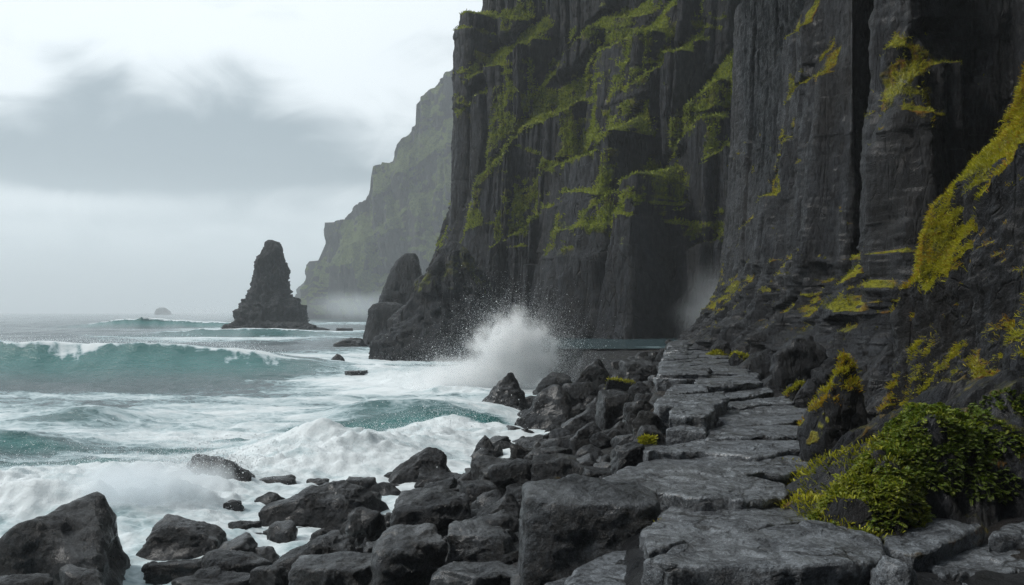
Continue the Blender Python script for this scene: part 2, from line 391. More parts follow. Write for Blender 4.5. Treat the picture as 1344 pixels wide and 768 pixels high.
# --- the great cliff in the middle distance (left face M and the column face N that overlaps it)
pM = Plan([(4, 150), (-1, 128), (-4.2, 105), (-2.5, 100.8), (4, 98.7), (11, 95), (14.6, 93.5), (14.0, 87.5), (15.6, 84.5), (20.5, 80.5), (26, 80), (30, 95)], 1000)
cM = [
    crest(pM, [(598, 19), (606, 13), (616, 14)], k=2.0, base=0.7, p=1.3, run=0.8, wl=.4, wr=.4),
    crest(pM, [(606, 152), (622, 140), (634, 124)], k=2.0, base=0.7, p=1.2, run=2.0, wl=.5, wr=1.0),
    crest(pM, [(618, 104), (638, 90), (662, 87), (685, 62), (700, 44)], k=2.0, base=0.7, p=1.5, run=4.5, wl=.5, wr=1.5),
    crest(pM, [(621, 262), (628, 236), (647, 216), (662, 206), (683, 174), (694, 164), (728, 156), (760, 134)], k=2.0, base=0.7, p=3.1, run=6.0, wl=.6, wr=2.0, spill=1.4),
    crest(pM, [(701, 126), (719, 98), (752, 52), (770, 33), (800, 26)], k=2.0, base=0.7, p=1.9, run=3.0, wl=.6, wr=2),
    crest(pM, [(764, 84), (779, 64), (805, 56), (830, 40)], k=2.0, base=0.7, p=2.6, run=4.0, wl=.5, wr=2),
    crest(pM, [(726, 226), (752, 210), (786, 200), (806, 172)], k=2.0, base=0.7, p=4.6, run=6.5, wl=.7, wr=1.2, spill=1.3),
    crest(pM, [(652, 332), (670, 313), (696, 300), (712, 285)], k=2.0, base=0.7, p=4.3, run=3.5, wl=.7, wr=1.2, spill=1.3),
    crest(pM, [(784, 280), (794, 267), (811, 244), (824, 233), (848, 226)], k=2.0, base=0.7, p=5.6, run=3.5, wl=.6, wr=1.0, spill=1.2),
    crest(pM, [(814, 120), (832, 106), (846, 86)], k=2.0, base=0.7, p=2.8, run=3.0, wl=.5, wr=1.0),
    crest(pM, [(585, 310), (596, 290), (606, 268)], k=2.0, base=0.7, p=0.9, run=3.0, wl=.5, wr=1.0, spill=0.8),
    crest(pM, [(600, 345), (615, 322), (630, 300)], k=2.0, base=0.7, p=3.2, run=3.0, wl=.6, wr=1.0, spill=1.0),
    crest(pM, [(764, 366), (780, 345), (796, 332)], k=2.0, base=0.7, p=6.3, run=3.0, wl=.6, wr=1.0),
    crest(pM, [(700, 350), (730, 338), (752, 322)], k=2.0, base=0.7, p=4.9, run=2.0, wl=.6, wr=1.0, spill=0.5),
    # the column face
    crest(pM, [(844, 30), (859, 12), (872, 2), (884, -8)], k=2.0, base=0.7, p=1.1, run=3.5, wl=.4, wr=.6),
    crest(pM, [(843, 108), (853, 87), (871, 72), (889, 63)], k=2.0, base=0.7, p=2.0, run=3.5, wl=.5, wr=.8),
    crest(pM, [(904, 140), (928, 121), (947, 102), (962, 92)], k=2.0, base=0.7, p=1.8, run=4.0, wl=.4, wr=.8, spill=2.2),
    crest(pM, [(874, 212), (886, 196), (898, 186), (912, 166), (930, 155), (952, 150)], k=2.0, base=0.7, p=2.7, run=3.0, wl=.4, wr=.8, spill=1.6),
    crest(pM, [(928, 208), (940, 197), (956, 186)], k=2.0, base=0.7, p=3.4, run=2.4, wl=.4, wr=.8),
    crest(pM, [(868, 292), (880, 281), (893, 273), (905, 268)], k=2.0, base=0.7, p=3.4, run=2.5, wl=.4, wr=.6, spill=1.4),
    crest(pM, [(905, 330), (925, 318), (945, 310)], k=2.0, base=0.7, p=3.9, run=2.0, wl=.4, wr=.8),
]
def flareM(s, h):
    pxs = np.interp(s, pM.s, pM.px)
    left = 1 - sstep(610, 690, pxs)
    return (0.7 + 3.0*left) * (1 - sstep(2, 18, h))**1.3 + 1.5*(1 - sstep(0, 5, h))
cl, V_, N_, mo_, P_ = cliff('cliff', M_CLIFF, pM, -1.0, 62.0, 620, cM,
    [(4.6, 1.2, 0.6, 0.5), (1.6, 0.55, 0.55, 0.3), (0.55, 0.22, 0.45, 0.0)],
    [(3.5, 0.40, 0.3), (1.1, 0.26, 0.35), (0.35, 0.13, 0.4)], 3, flare=flareM, lean=0.035, hpow=1.25, pscale=2.0, groove=0.85, lush=1.15, climb=1.45, moss_lo=0.20, moss_hi=0.52, low_moss=0.10, low_h=13.0)
tag(cl, 'tall grey basalt cliff with mossy green ledges behind the splash', 'cliff', kind='structure')
sel = (mo_ > 0.45) & (V_[:, 2] < 45)
tufts('grass', V_[sel], N_[sel], 60000, 0.30, M_TUFT_FAR, cl, 5, 0.4, 0.1, 0.16)

# --- the near cliff on the right: columns from the far corner by the path end to behind the camera
pK = Plan([(24, 66), (14.5, 58), (11.9, 48.5), (11.5, 44), (11.2, 37), (10.9, 33.4), (10.3, 32.2), (10.3, 29.0), (10.4, 26.4), (12.9, 31.5), (13.2, 31.0), (9.2, 22.7), (9.1, 22.3), (9.6, 21.2), (10.4, 22.4), (12.9, 21.6), (12.6, 17.5), (10.5, 13.0), (9.2, 11), (7.6, 7), (6.8, 2), (6.4, -6), (6.8, -26)], 1150)  # last stretch, unseen behind the camera, added to shade the right side
cK = [
    crest(pK, [(966, 330), (976, 304), (992, 276), (1004, 255)], k=1.15, base=0.35, p=0.9, run=1.6, wl=.4, wr=.8, spill=.8),
    crest(pK, [(1004, 80), (1015, 62), (1038, 34)], k=1.15, base=0.35, p=0.4, run=1.5, wl=.25, wr=.25, spill=.9),
    crest(pK, [(1018, 126), (1033, 113), (1052, 98), (1064, 97)], k=1.15, base=0.35, p=0.5, run=1.3, wl=.3, wr=.25, spill=.8),
    crest(pK, [(1000, 240), (1010, 205), (1022, 182)], k=1.15, base=0.35, p=0.7, run=1.2, wl=.3, wr=.4, spill=.8),
    crest(pK, [(1170, 196), (1178, 162), (1196, 141), (1240, 150)], k=1.15, base=0.35, p=0.8, run=1.8, wl=.3, wr=.6, spill=.8),
    crest(pK, [(1170, 68), (1182, 50), (1206, 54)], k=1.15, base=0.35, p=0.4, run=0.8, wl=.25, wr=.5, spill=.4),
    crest(pK, [(1180, 118), (1215, 92), (1262, 80)], k=1.15, base=0.35, p=0.5, run=1.4, wl=.3, wr=.6, spill=.6),
]
def flareK(s, h):
    y = np.interp(s, pK.s, pK.y)
    g = sstep(10, 20, y)
    a = 1.9*(1 - sstep(1.6, 6.0, h))**1.5 + 0.25*(1 - sstep(2, 13, h))
    lump = (0.55*fbm(s*0.5, h*0.6, 2.0, 4, seed=91) + 0.8*(ridge(s*0.55, h*0.75, 7.0, 5, seed=94) - 0.55) + 0.35*(hash2(np.floor(s*1.1 + pn(s, h, 0.0)), np.floor(h*1.3 + 2*pn(s*.6, h*.3, 1.0)), 5) - .5))*(1 - sstep(3.5, 7.0, h))
    return g*a + lump
clk, VK, NK, moK, PK = cliff('cliff', M_NEAR, pK, 1.2, 20.0, 560, cK,
    [(2.3, 0.34, 0.55, 0.22), (0.8, 0.17, 0.5, 0.15), (0.26, 0.055, 0.4, 0.0)],
    [(2.2, 0.20, 0.25), (0.7, 0.15, 0.35), (0.22, 0.08, 0.5), (0.09, 0.035, 0.7)], 21, flare=flareK, lean=0.03, hpow=1.2, cap=15, moss_gain=0.95, moss_lo=0.30, moss_hi=0.62, pscale=1.15, low_moss=0.30, low_h=5.5, damp=[((10.8, 27.2), (9.9, 24.2))])
tag(clk, 'dark columnar cliff rising straight beside the stone path, with a black crevice', 'cliff', kind='structure')
sel = (moK > 0.42) & (VK[:, 1] > 8) & (VK[:, 2] < 14)
tufts('moss', VK[sel], NK[sel], 34000, 0.085, M_TUFT, clk, 6, 0.5, 0.25, 0.10, (0.05, 0.85))

# --- the mossy crag in the right foreground
pE = Plan([(9.0, 16.5), (8.0, 14.4), (6.2, 12.9), (5.4, 11.7), (5.5, 10.7), (5.8, 9.6), (6.25, 8.3), (6.9, 6.2), (7.2, 4.5)], 620)
cE = [
    crest(pE, [(1150, 302), (1160, 281), (1185, 256), (1235, 222), (1275, 205)], k=1.0, base=0.15, p=0.6, run=1.1, wl=.25, wr=1.0, spill=.35),
    crest(pE, [(1240, 262), (1272, 176), (1293, 146), (1344, 98), (1400, 50)], k=1.0, base=0.15, p=1.05, run=1.4, wl=.25, wr=1.2, spill=.45),
    crest(pE, [(1266, 330), (1280, 262), (1300, 211), (1344, 158), (1400, 100)], k=1.0, base=0.15, p=1.35, run=0.9, wl=.2, wr=1.2, spill=.5),
    crest(pE, [(1140, 390), (1152, 372), (1172, 366), (1190, 360)], k=1.0, base=0.15, p=0.7, run=0.35, wl=.2, wr=.3, spill=.3),
]
def flareE(s, h):
    return 0.45*(1 - sstep(1.6, 3.2, h))**1.4 + 0.16*fbm(s*0.7, h*0.6, 3.0, 4, seed=12)
# rim height: climbs from the low left corner up to the right, as the skyline of the crag does
zE = np.interp(pE.s, [0, *[pE.at(x, 0.2)[0] for x in (1160, 1200, 1233, 1262, 1290, 1325, 1400)], pE.L], [5.2, 5.5, 5.75, 6.0, 6.7, 7.2, 7.8, 9.0, 10.0])
clE, VE, NE, moE, PE = cliff('mossy_crag', M_NEAR, pE, 1.6, zE, 460, cE,
    [(0.95, 0.16, 0.5, 0.12), (0.30, 0.05, 0.5, 0.0)],
    [(1.2, 0.22, 0.5), (0.45, 0.13, 0.7), (0.15, 0.06, 0.9), (0.05, 0.02, 1.0)], 33, flare=flareE, lean=0.10, cap=2.6, moss_lo=0.22, moss_hi=0.52, climb=2.4, lush=1.35)
tag(clE, 'dark crag right of the path, yellow and orange moss hanging over its top', 'crag')
sel = (moE > 0.4) & (VE[:, 1] > 6)
tufts('moss', VE[sel], NE[sel], 150000, 0.046, M_TUFT, clE, 8, 0.5, 0.35, 0.085, (0.15, 1.05))

# --- the headland far behind
hp = [(411, 348), (416, 322), (425, 294), (450, 283), (470, 268), (482, 262), (486, 226), (510, 214), (525, 186), (540, 166), (541, 141), (560, 116), (575, 101), (600, 84), (640, 60), (720, 20)]
pH = Plan([(-95, 690), (-122, 620), (-125, 572), (-112, 558), (-80, 552), (-40, 545), (20, 530)], 560)
HS = [pH.at(px)[0] for px, _ in hp]
HZ = [ZC - (py - HY)/F*(pH.at(px)[1] + 14) for px, py in hp]
zH = np.interp(pH.s, [0] + HS, [HZ[0]] + HZ) + 3.0*fbm(pH.s/9, 0.0, 0.0, 4, seed=4) + 3*(hash1(np.floor(pH.s/7), 3) - 0.5)
def extraH(s, h, x, y):
    # gullies and ribs running down the slope
    return 11*fbm(s/26 + h*0.012, h/90, 0, 4, seed=51) + 7*ridge(s/14 + h*0.01, h/70, 1.0, 4, seed=53)
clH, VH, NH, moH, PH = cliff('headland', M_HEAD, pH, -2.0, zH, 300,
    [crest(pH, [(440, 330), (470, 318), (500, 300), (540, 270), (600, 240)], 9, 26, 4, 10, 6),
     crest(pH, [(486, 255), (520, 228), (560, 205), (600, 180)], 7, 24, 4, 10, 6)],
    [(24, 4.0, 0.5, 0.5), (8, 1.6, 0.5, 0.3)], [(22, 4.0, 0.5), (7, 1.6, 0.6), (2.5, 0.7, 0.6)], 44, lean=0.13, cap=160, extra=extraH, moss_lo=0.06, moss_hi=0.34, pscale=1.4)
tag(clH, 'huge hazy headland sloping down to the sea behind the main cliff', 'headland', kind='structure')

# ------------------------------------------------------------------ free-standing rocks in the sea
def stack_mesh(sil, d, depth=0.8, seed=0, nth=150, nz=170, cw=1.4, amp=0.35, skew=0.0):
    """sil: rows (py, xl, xr) of the outline seen at depth d; returns V, faces, N of a closed rock"""
    sil = sorted(sil); z = np.array([ZC - (r[0] - HY)/F*d for r in sil])
    xl = np.array([(r[1] - CX)/F*d for r in sil]); xr = np.array([(r[2] - CX)/F*d for r in sil])
    zz = np.linspace(z[0], z[-1], nz)
    L = np.interp(-zz, -z, xl); R = np.interp(-zz, -z, xr)
    c = (L + R)/2; hw = np.maximum((R - L)/2, 0.02)
    th = np.linspace(0, 2*np.pi, nth, endpoint=False)
    TH, Z = np.meshgrid(th, zz, indexing='ij')
    X = np.cos(TH); Y = np.sin(TH)
    sq = (np.abs(X)**3.2 + np.abs(Y)**3.2)**(-1/3.2)      # a blocky section
    X, Y = X*sq, Y*sq
    u = TH/(2*np.pi)*np.round(2*np.pi*np.median(hw)/cw*1.2 + 5)
    cell = np.floor(u + 0.6*fbm(Z/cw*0.25, TH*2, 0.0, 2, seed=seed)); 
    col = hash2(cell, np.floor(Z/cw/2.2 + 3*hash1(cell, seed)), seed+1) - 0.5
    x = c[None, :] + X*hw[None, :]; y = d + depth*hw[None, :]*Y + skew*(Z - zz[-1])
    rr = np.clip(hw[None, :]/4.0, 0.10, 1)
    q = np.stack([x, y, Z], -1)/(cw*1.6)
    lv = np.floor(Z/cw/1.6 + 2*pn(TH*1.2, 0, seed)); nt = hash2(np.floor(TH*2.2 + 0.8*lv), lv, seed+9) - 0.5
    n = amp*(0.65*nt + 0.8*col + 0.9*fbm(q[..., 0], q[..., 1], q[..., 2]*0.6, 4, seed=seed+3) + 0.8*(ridge(q[..., 0]*1.5, q[..., 1]*1.5, q[..., 2], 3, seed=seed+4)-0.55))*rr
    ro = np.hypot(X, Y)
    x = x + X/ro*n; y = y + Y/ro*n; Z = Z + 0.4*n
    P = np.stack([x, y, Z], -1)[:, ::-1, :]          # bottom to top
    Vt = P.reshape(-1, 3)
    f = [grid_faces(nth, nz, True)]
    tip = P[:, -1, :].mean(0) + np.array([0, 0, 0.05]); bi = len(Vt)
    Vt = np.concatenate([Vt, tip[None]])
    i = np.arange(nth); f.append(np.stack([i*nz + nz - 1, ((i+1) % nth)*nz + nz - 1, np.full(nth, bi)], -1))
    return Vt, f

SEA = [
 ('sea_stack', 'tall jagged black sea stack standing alone in the surf', 'sea stack', 165, 0.75, 1.1, 1.0,
  [(315, 352, 358), (318, 350, 365), (326, 346, 370), (342, 339, 373), (357, 337, 376), (371, 335, 378), (390, 332, 380), (393, 322, 387), (405, 317, 397), (413, 315, 399), (424, 311, 402), (432, 303, 407), (445, 300, 412)]),
 ('rock_pinnacle', 'leaning dark rock pinnacle rising against the foot of the main cliff', 'rock', 122, 0.9, 1.3, 0.4,
  [(333, 532, 545), (337, 527, 547), (343, 520, 549), (352, 515, 551), (362, 511, 554), (373, 506, 556), (390, 500, 558), (410, 494, 562), (440, 488, 566), (460, 486, 566)]),
 ('sea_rock', 'rounded dark rock mass in the sea directly below the leaning pinnacle', 'rock', 108, 1.0, 1.2, 0.32,
  [(397, 500, 520), (400, 490, 528), (407, 485, 534), (418, 484, 538), (433, 481, 542), (445, 478, 545), (462, 475, 548)]),
 ('rock_spur', 'broad dark rock spur stepping down from the cliff into white water', 'rock', 79, 1.0, 1.5, 0.9,
  [(318, 586, 600), (330, 577, 612), (350, 566, 622), (372, 555, 634), (392, 546, 642), (402, 541, 648), (413, 534, 656), (424, 523, 664), (440, 510, 676), (458, 499, 684), (470, 493, 690), (482, 488, 694), (500, 482, 700)]),
]
stack_objs = {}
for i, (nm, lab, cat, d, dep, cw, amp, sil) in enumerate(SEA):
    Vt, f = stack_mesh(sil, d, dep, 60 + i*7, 190, 190, cw, amp)
    o = obj(nm, Vt, f, M_CLIFF, None, True, {'moss': np.clip((Vt[:, 2]-4)/6, 0, 0.36)*(nm == 'rock_spur')})
    stack_objs[nm] = tag(o, lab, cat)
# the low shelf at the foot of the stack is part of it
Vt, f = stack_mesh([(423, 352, 374), (426, 332, 398), (429, 316, 404), (431, 303, 409), (434, 292, 416), (437, 284, 426), (441, 278, 434), (449, 270, 442)], 158, 0.7, 88, 200, 70, 1.6, 1.3)
o = obj('rock_shelf', Vt, f, M_CLIFF, stack_objs['sea_stack'], True, {'moss': np.zeros(len(Vt))})
# a fainter headland tip and a lone islet on the horizon
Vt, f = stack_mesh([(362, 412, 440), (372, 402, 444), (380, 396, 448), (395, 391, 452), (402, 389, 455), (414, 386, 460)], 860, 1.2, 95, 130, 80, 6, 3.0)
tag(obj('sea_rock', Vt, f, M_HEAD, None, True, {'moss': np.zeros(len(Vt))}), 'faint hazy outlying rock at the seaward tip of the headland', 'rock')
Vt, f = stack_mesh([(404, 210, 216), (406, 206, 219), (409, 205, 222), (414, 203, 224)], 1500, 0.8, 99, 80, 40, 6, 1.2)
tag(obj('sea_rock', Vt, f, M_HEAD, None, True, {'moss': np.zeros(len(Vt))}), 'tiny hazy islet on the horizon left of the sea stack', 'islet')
# ------------------------------------------------------------------ the ground of the shore
_D = np.array([-10, 0, 5.6, 6.6, 10.4, 22, 35, 49, 70, 130.])
_XL = np.array([0.4, 0.6, 0.80, 0.98, 1.4, 3.75, 6.2, 8.75, 12.5, 23])
_XR = np.array([3.2, 3.2, 3.4, 3.3, 3.8, 6.4, 8.5, 10.9, 15, 27])
_DW = np.array([-10, 0, 13, 16, 19.4, 22.7, 27, 31, 36, 40, 45, 50, 60, 80, 130.])
_XW = np.array([-8, -6.3, -5.3, -4.9, -4.0, -2.0, -0.3, -0.5, -1.6, 0.4, 1.6, 2.6, 3.4, 5.0, 5.0])
def zpath(d): return 2.3 + 0.012*(np.asarray(d) - 7)
def terr(x, y):
    xl, xr, xw = np.interp(y, _D, _XL), np.interp(y, _D, _XR), np.interp(y, _DW, _XW)
    zp = zpath(y) - 0.22
    t = np.clip((x - xw)/np.maximum(xl - xw, 0.1), 0, 1)
    land = -0.1 + (zp + 0.1)*(0.75*t + 0.25*sstep(0, 1, t))
    sea = -0.1 - 0.3*(xw - x)
    land = land - 0.55*sstep(xl - 0.05, xl - 0.5, x)*sstep(0.0, 0.35, t)
    rise = np.clip(x - xr, 0, 5)
    z = np.where(x < xw, np.maximum(sea, -3), land) + 0.22*rise + 0.10*rise**2*sstep(9, 6, y)*0
    far = sstep(44, 52, y)
    shelf = np.where(x < xw, np.maximum(-0.1 - 0.6*(xw - x), -3), 1.85*np.clip((x - xw)/1.5, 0, 1))
    return z*(1 - far) + shelf*far
gx = np.linspace(-26, 30, 300); gy = np.concatenate([np.linspace(-6, 55, 330), np.linspace(56, 135, 80)])
GX, GY = np.meshgrid(gx, gy, indexing='ij')
far_ = sstep(46, 54, GY)
GZ = terr(GX, GY) + (0.10*fbm(GX*0.9, GY*0.9, 0, 4, seed=2) + 0.05*fbm(GX*3, GY*3, 0, 3, seed=8))*(1 - far_) + 0.04*far_*fbm(GX*0.3, GY*0.3, 0, 4, seed=2)
Vg = np.stack([GX, GY, GZ], -1).reshape(-1, 3)
tag(obj('shore_ground', Vg, [grid_faces(len(gx), len(gy))], M_GROUND, None, True, {'moss': np.zeros(len(Vg))}),
    'black rocky shore between the path and the surf', 'shore', kind='structure')

_dd = np.concatenate([np.linspace(4.5, 60, 1400)])
def ground_at(px, py):
    """depth at which the sight line through a photo point first meets the shore"""
    x = (px - CX)/F*_dd; z = ZC - (py - HY)/F*_dd
    hit = np.where(z <= np.maximum(terr(x, _dd), 0.0))[0]
    return _dd[hit[0]] if len(hit) else 60.0

# ------------------------------------------------------------------ rocks
_ico = {}
def ico(level):
    if level not in _ico:
        bm = bmesh.new(); bmesh.ops.create_icosphere(bm, subdivisions=level, radius=1.0)
        V = np.array([v.co[:] for v in bm.verts]); f = np.array([[v.index for v in q.verts] for q in bm.faces]); bm.free()
        _ico[level] = (V / np.linalg.norm(V, axis=1, keepdims=True), f)
    return _ico[level]

def rock(kind, dims, seed, level=5, yaw=None, rough=1.0, tilt=0.0):
    """a stone in a box of dims (wx, wy, wz), base at z = 0: planes cut a block, then weathering"""
    r = np.random.default_rng(seed)
    dirs, f = ico(level)
    pl = []
    def add(v, d): v = np.array(v, float); pl.append((v/np.linalg.norm(v), d))
    yw = r.uniform(-0.35, 0.35) if yaw is None else yaw
    cs, sn = math.cos(yw), math.sin(yw)
    def rot(v): return (v[0]*cs - v[1]*sn, v[0]*sn + v[1]*cs, v[2])
    J = lambda s: r.normal(0, s)
    if kind == 'block':
        for v in ((1, 0, 0), (-1, 0, 0), (0, 1, 0), (0, -1, 0)): add(rot((v[0] + J(.14), v[1] + J(.14), J(.10) + 0.10)), 0.9 + J(.05))
        add((J(.08), J(.05) - 0.13, 1), 0.82); add((0, 0, -1), 0.9)
        for _ in range(5): add(rot((J(1), J(1), 0.6 + J(.5))), 1.12 + abs(J(.10)))
        k = 16
    elif kind == 'round':
        for _ in range(9): add((J(1), J(1), J(.8)), 0.88 + abs(J(.12)))
        add((J(.2), J(.2) - .1, 1), 0.88); add((0, 0, -1), 0.8); k = 9
    elif kind == 'peak':
        a0 = r.uniform(0, 6.28)
        for q in range(5):
            a = a0 + q*2*np.pi/5 + J(.25); e = 0.62 + J(.22)
            add((math.cos(a), math.sin(a), max(e, 0.15)), 0.66 + J(.06))
        add((0, 0, -1), 0.6); add((J(.5), J(.5), 1), 0.95); k = 15
    elif kind == 'ridge':   # a long back that climbs to one side
        s = 1 if tilt >= 0 else -1
        add((-s*(0.55 + J(.08)), J(.1), 1), 0.55); add((s*1, J(.15), 0.35), 0.75); add((J(.1), -1, 0.45 + J(.1)), 0.62)
        add((J(.1), 1, 0.45), 0.7); add((-s, 0, -0.1), 1.15); add((0, 0, -1), 0.6); add((s*.3 + J(.1), -.4, 1), 0.62)
        for _ in range(3): add((J(1), J(1), 0.5), 0.95 + abs(J(.1)))
        k = 14
    else:  # 'slab'
        for q in range(6):
            a = q*np.pi/3 + J(.2); add((math.cos(a), math.sin(a), J(.1)), 0.9 + J(.06))
        add((J(.05) + 0.12*tilt, J(.04) - .04, 1), 0.5); add((0, 0, -1), 0.6); k = 18
    acc = np.zeros(len(dirs))
    for n, d in pl: acc += np.clip(dirs @ n/d, 0, None)**k
    R = np.clip(acc, 1e-9, None)**(-1.0/k)
    V = dirs*np.minimum(R, 1.9)[:, None]
    so = r.uniform(0, 90, 3)
    lo, hi = V.min(0), V.max(0)
    size = np.array(dims, float)
    V = (V - lo)/(hi - lo)*size - np.array([size[0]/2, size[1]/2, 0])
    m = float(np.cbrt(np.prod(size)))
    q = V/m + so
    n = 0.11*fbm(q[:, 0]*1.3, q[:, 1]*1.3, q[:, 2]*1.7, 3, seed=seed % 97) + 0.085*(ridge(q[:, 0]*2.2, q[:, 1]*2.2, q[:, 2]*3.4, 4, seed=seed % 89) - 0.62) + 0.018*fbm(q[:, 0]*9, q[:, 1]*9, q[:, 2]*9, 3, seed=5)
    V = V + dirs*(n*m*rough)[:, None]
    # keep the outline in its box
    lo, hi = V.min(0), V.max(0)
    V = (V - np.array([(lo[0]+hi[0])/2, (lo[1]+hi[1])/2, lo[2]]))/(hi - lo)*size
    return V, f

def mesh_normals(V, f):
    n = np.cross(V[f[:, 1]] - V[f[:, 0]], V[f[:, 2]] - V[f[:, 0]])
    N = np.zeros_like(V)
    for k in range(3): np.add.at(N, f[:, k], n)
    return N/(np.linalg.norm(N, axis=1, keepdims=True) + 1e-12)

made = []      # (object, centre, dims) of every boulder, for the small stones to avoid nothing and to hide the ground
def boulder(x0, x1, yt, yb, kind, label, deep=0.85, name='boulder', mat=None, seed=None, sink=0.25, level=5, moss=0.0, d=None, yaw=None, group='black boulders along the shore', cat='boulder', tilt=0.0, rough=1.0):
    seed = seed if seed is not None else int(x0*7 + yt*13) % 9973
    px = (x0 + x1)/2
    d0 = d if d is not None else ground_at(px, yb)
    w0 = (x1 - x0)/F*d0
    dy = w0*deep
    dc = d0 + dy*0.42
    w = (x1 - x0)/F*dc
    zt = ZC - (yt - HY)/F*dc
    zb0 = ZC - (yb - HY)/F*d0
    zb = min(zb0, zt - 0.15)
    hgt = (zt - zb)*(1 + sink) + 0.06
    V, f = rock(kind, (w, w*deep, hgt), seed, level, yaw, rough, tilt)
    V = V + np.array([0, 0, -(hgt)])   # top at 0
    N = mesh_normals(V, f)
    at = {'moss': np.zeros(len(V))}
    if moss:
        at['moss'] = np.clip(sstep(0.15, 0.7, N[:, 2] + 0.5*fbm(V[:, 0]*2.5, V[:, 1]*2.5, V[:, 2]*2.5, 3, seed=seed % 50))*moss, 0, 1)
    o = obj(name, V, [f], mat or M_BOULD, None, True, at, ((px - CX)/F*dc, dc, zt))
    tag(o, label, cat, group)
    made.append((o, V, f, N, at['moss']))
    return o

B = boulder
# --- the left foreground, at the edge of the surf
B(-40, 190, 652, 830, 'ridge', 'largest black boulder, standing peaked in the bottom left corner of the shore', 0.9, level=6, seed=1203, d=12.2, tilt=1, rough=.65)
B(-30, 80, 751, 800, 'round', 'low grey-topped boulder at the foot of the big peaked black boulder', 0.8, d=10.4)
B(74, 152, 743, 800, 'round', 'small ridged black boulder leaning on the right foot of the big peaked boulder', 0.8, d=10.9)
B(184, 300, 678, 733, 'ridge', 'black humped boulder right of the big peaked boulder with surf behind it', 0.8, tilt=-1, level=6)
B(187, 211, 737, 751, 'round', 'fist-like small stone in foam between the peaked and the humped boulder', 0.9, level=4)
B(257, 341, 704, 746, 'round', 'rounded black boulder just in front of the humped one', 0.8)
B(252, 362, 723, 765, 'round', 'long low black boulder overlapping the rounded boulder by the foam', 0.6, yaw=.2)
B(224, 332, 756, 790, 'slab', 'flat wet slab at the bottom edge below the long low boulder', 0.7)
B(330, 383, 741, 790, 'round', 'egg-shaped black boulder at the bottom edge beside the flat wet slab', 0.9)
B(362, 480, 700, 760, 'ridge', 'broad black boulder sloping left beside the last tongue of foam', 0.8, tilt=1, level=6)
B(383, 510, 731, 800, 'slab', 'pale-topped flat boulder at the bottom edge under the broad sloping one', 0.7, level=6, tilt=-.6, mat=M_BLOCK)
# --- rocks awash in the surf
B(228, 338, 598, 645, 'ridge', 'black rock hit by the surf, farthest out of the awash rocks on the left', 0.7, tilt=-1, name='boulder', seed=77)
B(333, 389, 625, 641, 'round', 'low wet rock just right of the rock hit by surf', 0.6, level=4)
B(400, 431, 628, 641, 'round', 'small lone dark rock in foam between two larger awash rocks', 0.7, level=4)
B(295, 325, 655, 677, 'round', 'rounded dark stone in the churned foam below the rock hit by surf', 0.8, level=4)
B(333, 379, 647, 666, 'round', 'flat dark stone in foam left of the long whaleback rock', 0.6, level=4)
B(382, 406, 647, 657, 'round', 'tiny black stone in foam above the whaleback rock', 0.6, level=4)
B(298, 342, 684, 699, 'slab', 'thin flat stone barely showing above thin foam', 0.6, level=4)
B(346, 373, 695, 703, 'slab', 'sliver of dark stone in thin foam beside the whaleback rock', 0.6, level=4)
B(345, 512, 632, 690, 'ridge', 'long black whaleback rock washed by foam on both sides', 0.55, level=6, tilt=1, seed=412)
B(455, 500, 626, 648, 'block', 'square lump of rock sitting behind the crown of the whaleback', 0.7, level=4)
B(510, 599, 588, 636, 'ridge', 'tilted two-tone rock leaning out of white surf', 0.6, level=6, tilt=1, seed=91)
B(545, 617, 609, 640, 'round', 'low dark rock in front of the tilted rock, foam around it', 0.6)
B(560, 590, 640, 650, 'slab', 'thin dark stone in foam before the wide flat-topped boulder', 0.6, level=4)
B(611, 662, 570, 601, 'peak', 'small black pyramid-shaped rock standing in thin foam', 0.8, seed=15)
B(629, 653, 596, 607, 'round', 'small round stone by the pyramid-shaped rock', 0.7, level=4)
B(674, 696, 572, 587, 'round', 'small round black stone in foam to the right of the pyramid rock', 0.7, level=4)
# --- the boulder field in the centre
B(616, 692, 602, 640, 'block', 'flat-topped square boulder at the edge of the foam', 0.8, seed=5)
B(505, 618, 645, 715, 'block', 'wide flat-topped black boulder in the middle of the field', 0.85, level=6, seed=23)
B(454, 505, 665, 716, 'round', 'rounded boulder tucked against the left of the wide flat-topped one', 0.9)
B(480, 592, 692, 800, 'block', 'steep-faced boulder with a worn grey top at the bottom edge', 0.85, level=6, seed=31, mat=M_BLOCK)
B(586, 681, 688, 755, 'block', 'boulder with a slanting grey top between the steep-faced one and the huge block', 0.9, level=6, seed=44, mat=M_BLOCK)
B(560, 708, 741, 800, 'slab', 'low cracked slab boulder at the bottom edge before the huge block', 0.7, level=6, seed=52, mat=M_BLOCK)
B(616, 655, 651, 677, 'round', 'smooth rounded stone behind the slanting-topped boulder', 0.85)
B(598, 676, 632, 664, 'block', 'dark shadowed boulder below the flat-topped square one', 0.8)
B(624, 690, 648, 695, 'ridge', 'tilted wedge of rock left of the huge block', 0.8, tilt=1)
B(640, 684, 674, 698, 'round', 'small dark stone against the left side of the huge block', 0.8)
B(640, 720, 600, 655, 'round', 'dim boulder half hidden behind the huge block', 0.8)
B(676, 871, 630, 752, 'block', 'huge flat-topped cubic block beside the path, biggest of the field', 0.80, level=6, seed=64, yaw=.22, sink=.45, rough=.7, mat=M_BLOCK, d=7.75)
B(696, 778, 598, 642, 'block', 'angular boulder with brown moss on its left side', 0.9, moss=0.35, seed=12)
B(775, 815, 606, 632, 'round', 'rounded stone between the mossy angular boulder and the path', 0.8)
B(802, 849, 580, 616, 'block', 'square boulder with a moss tuft wedged against the path edge', 0.9, moss=0.3)
B(754, 804, 585, 612, 'round', 'smooth dark boulder behind the brown-mossed angular one', 0.8)
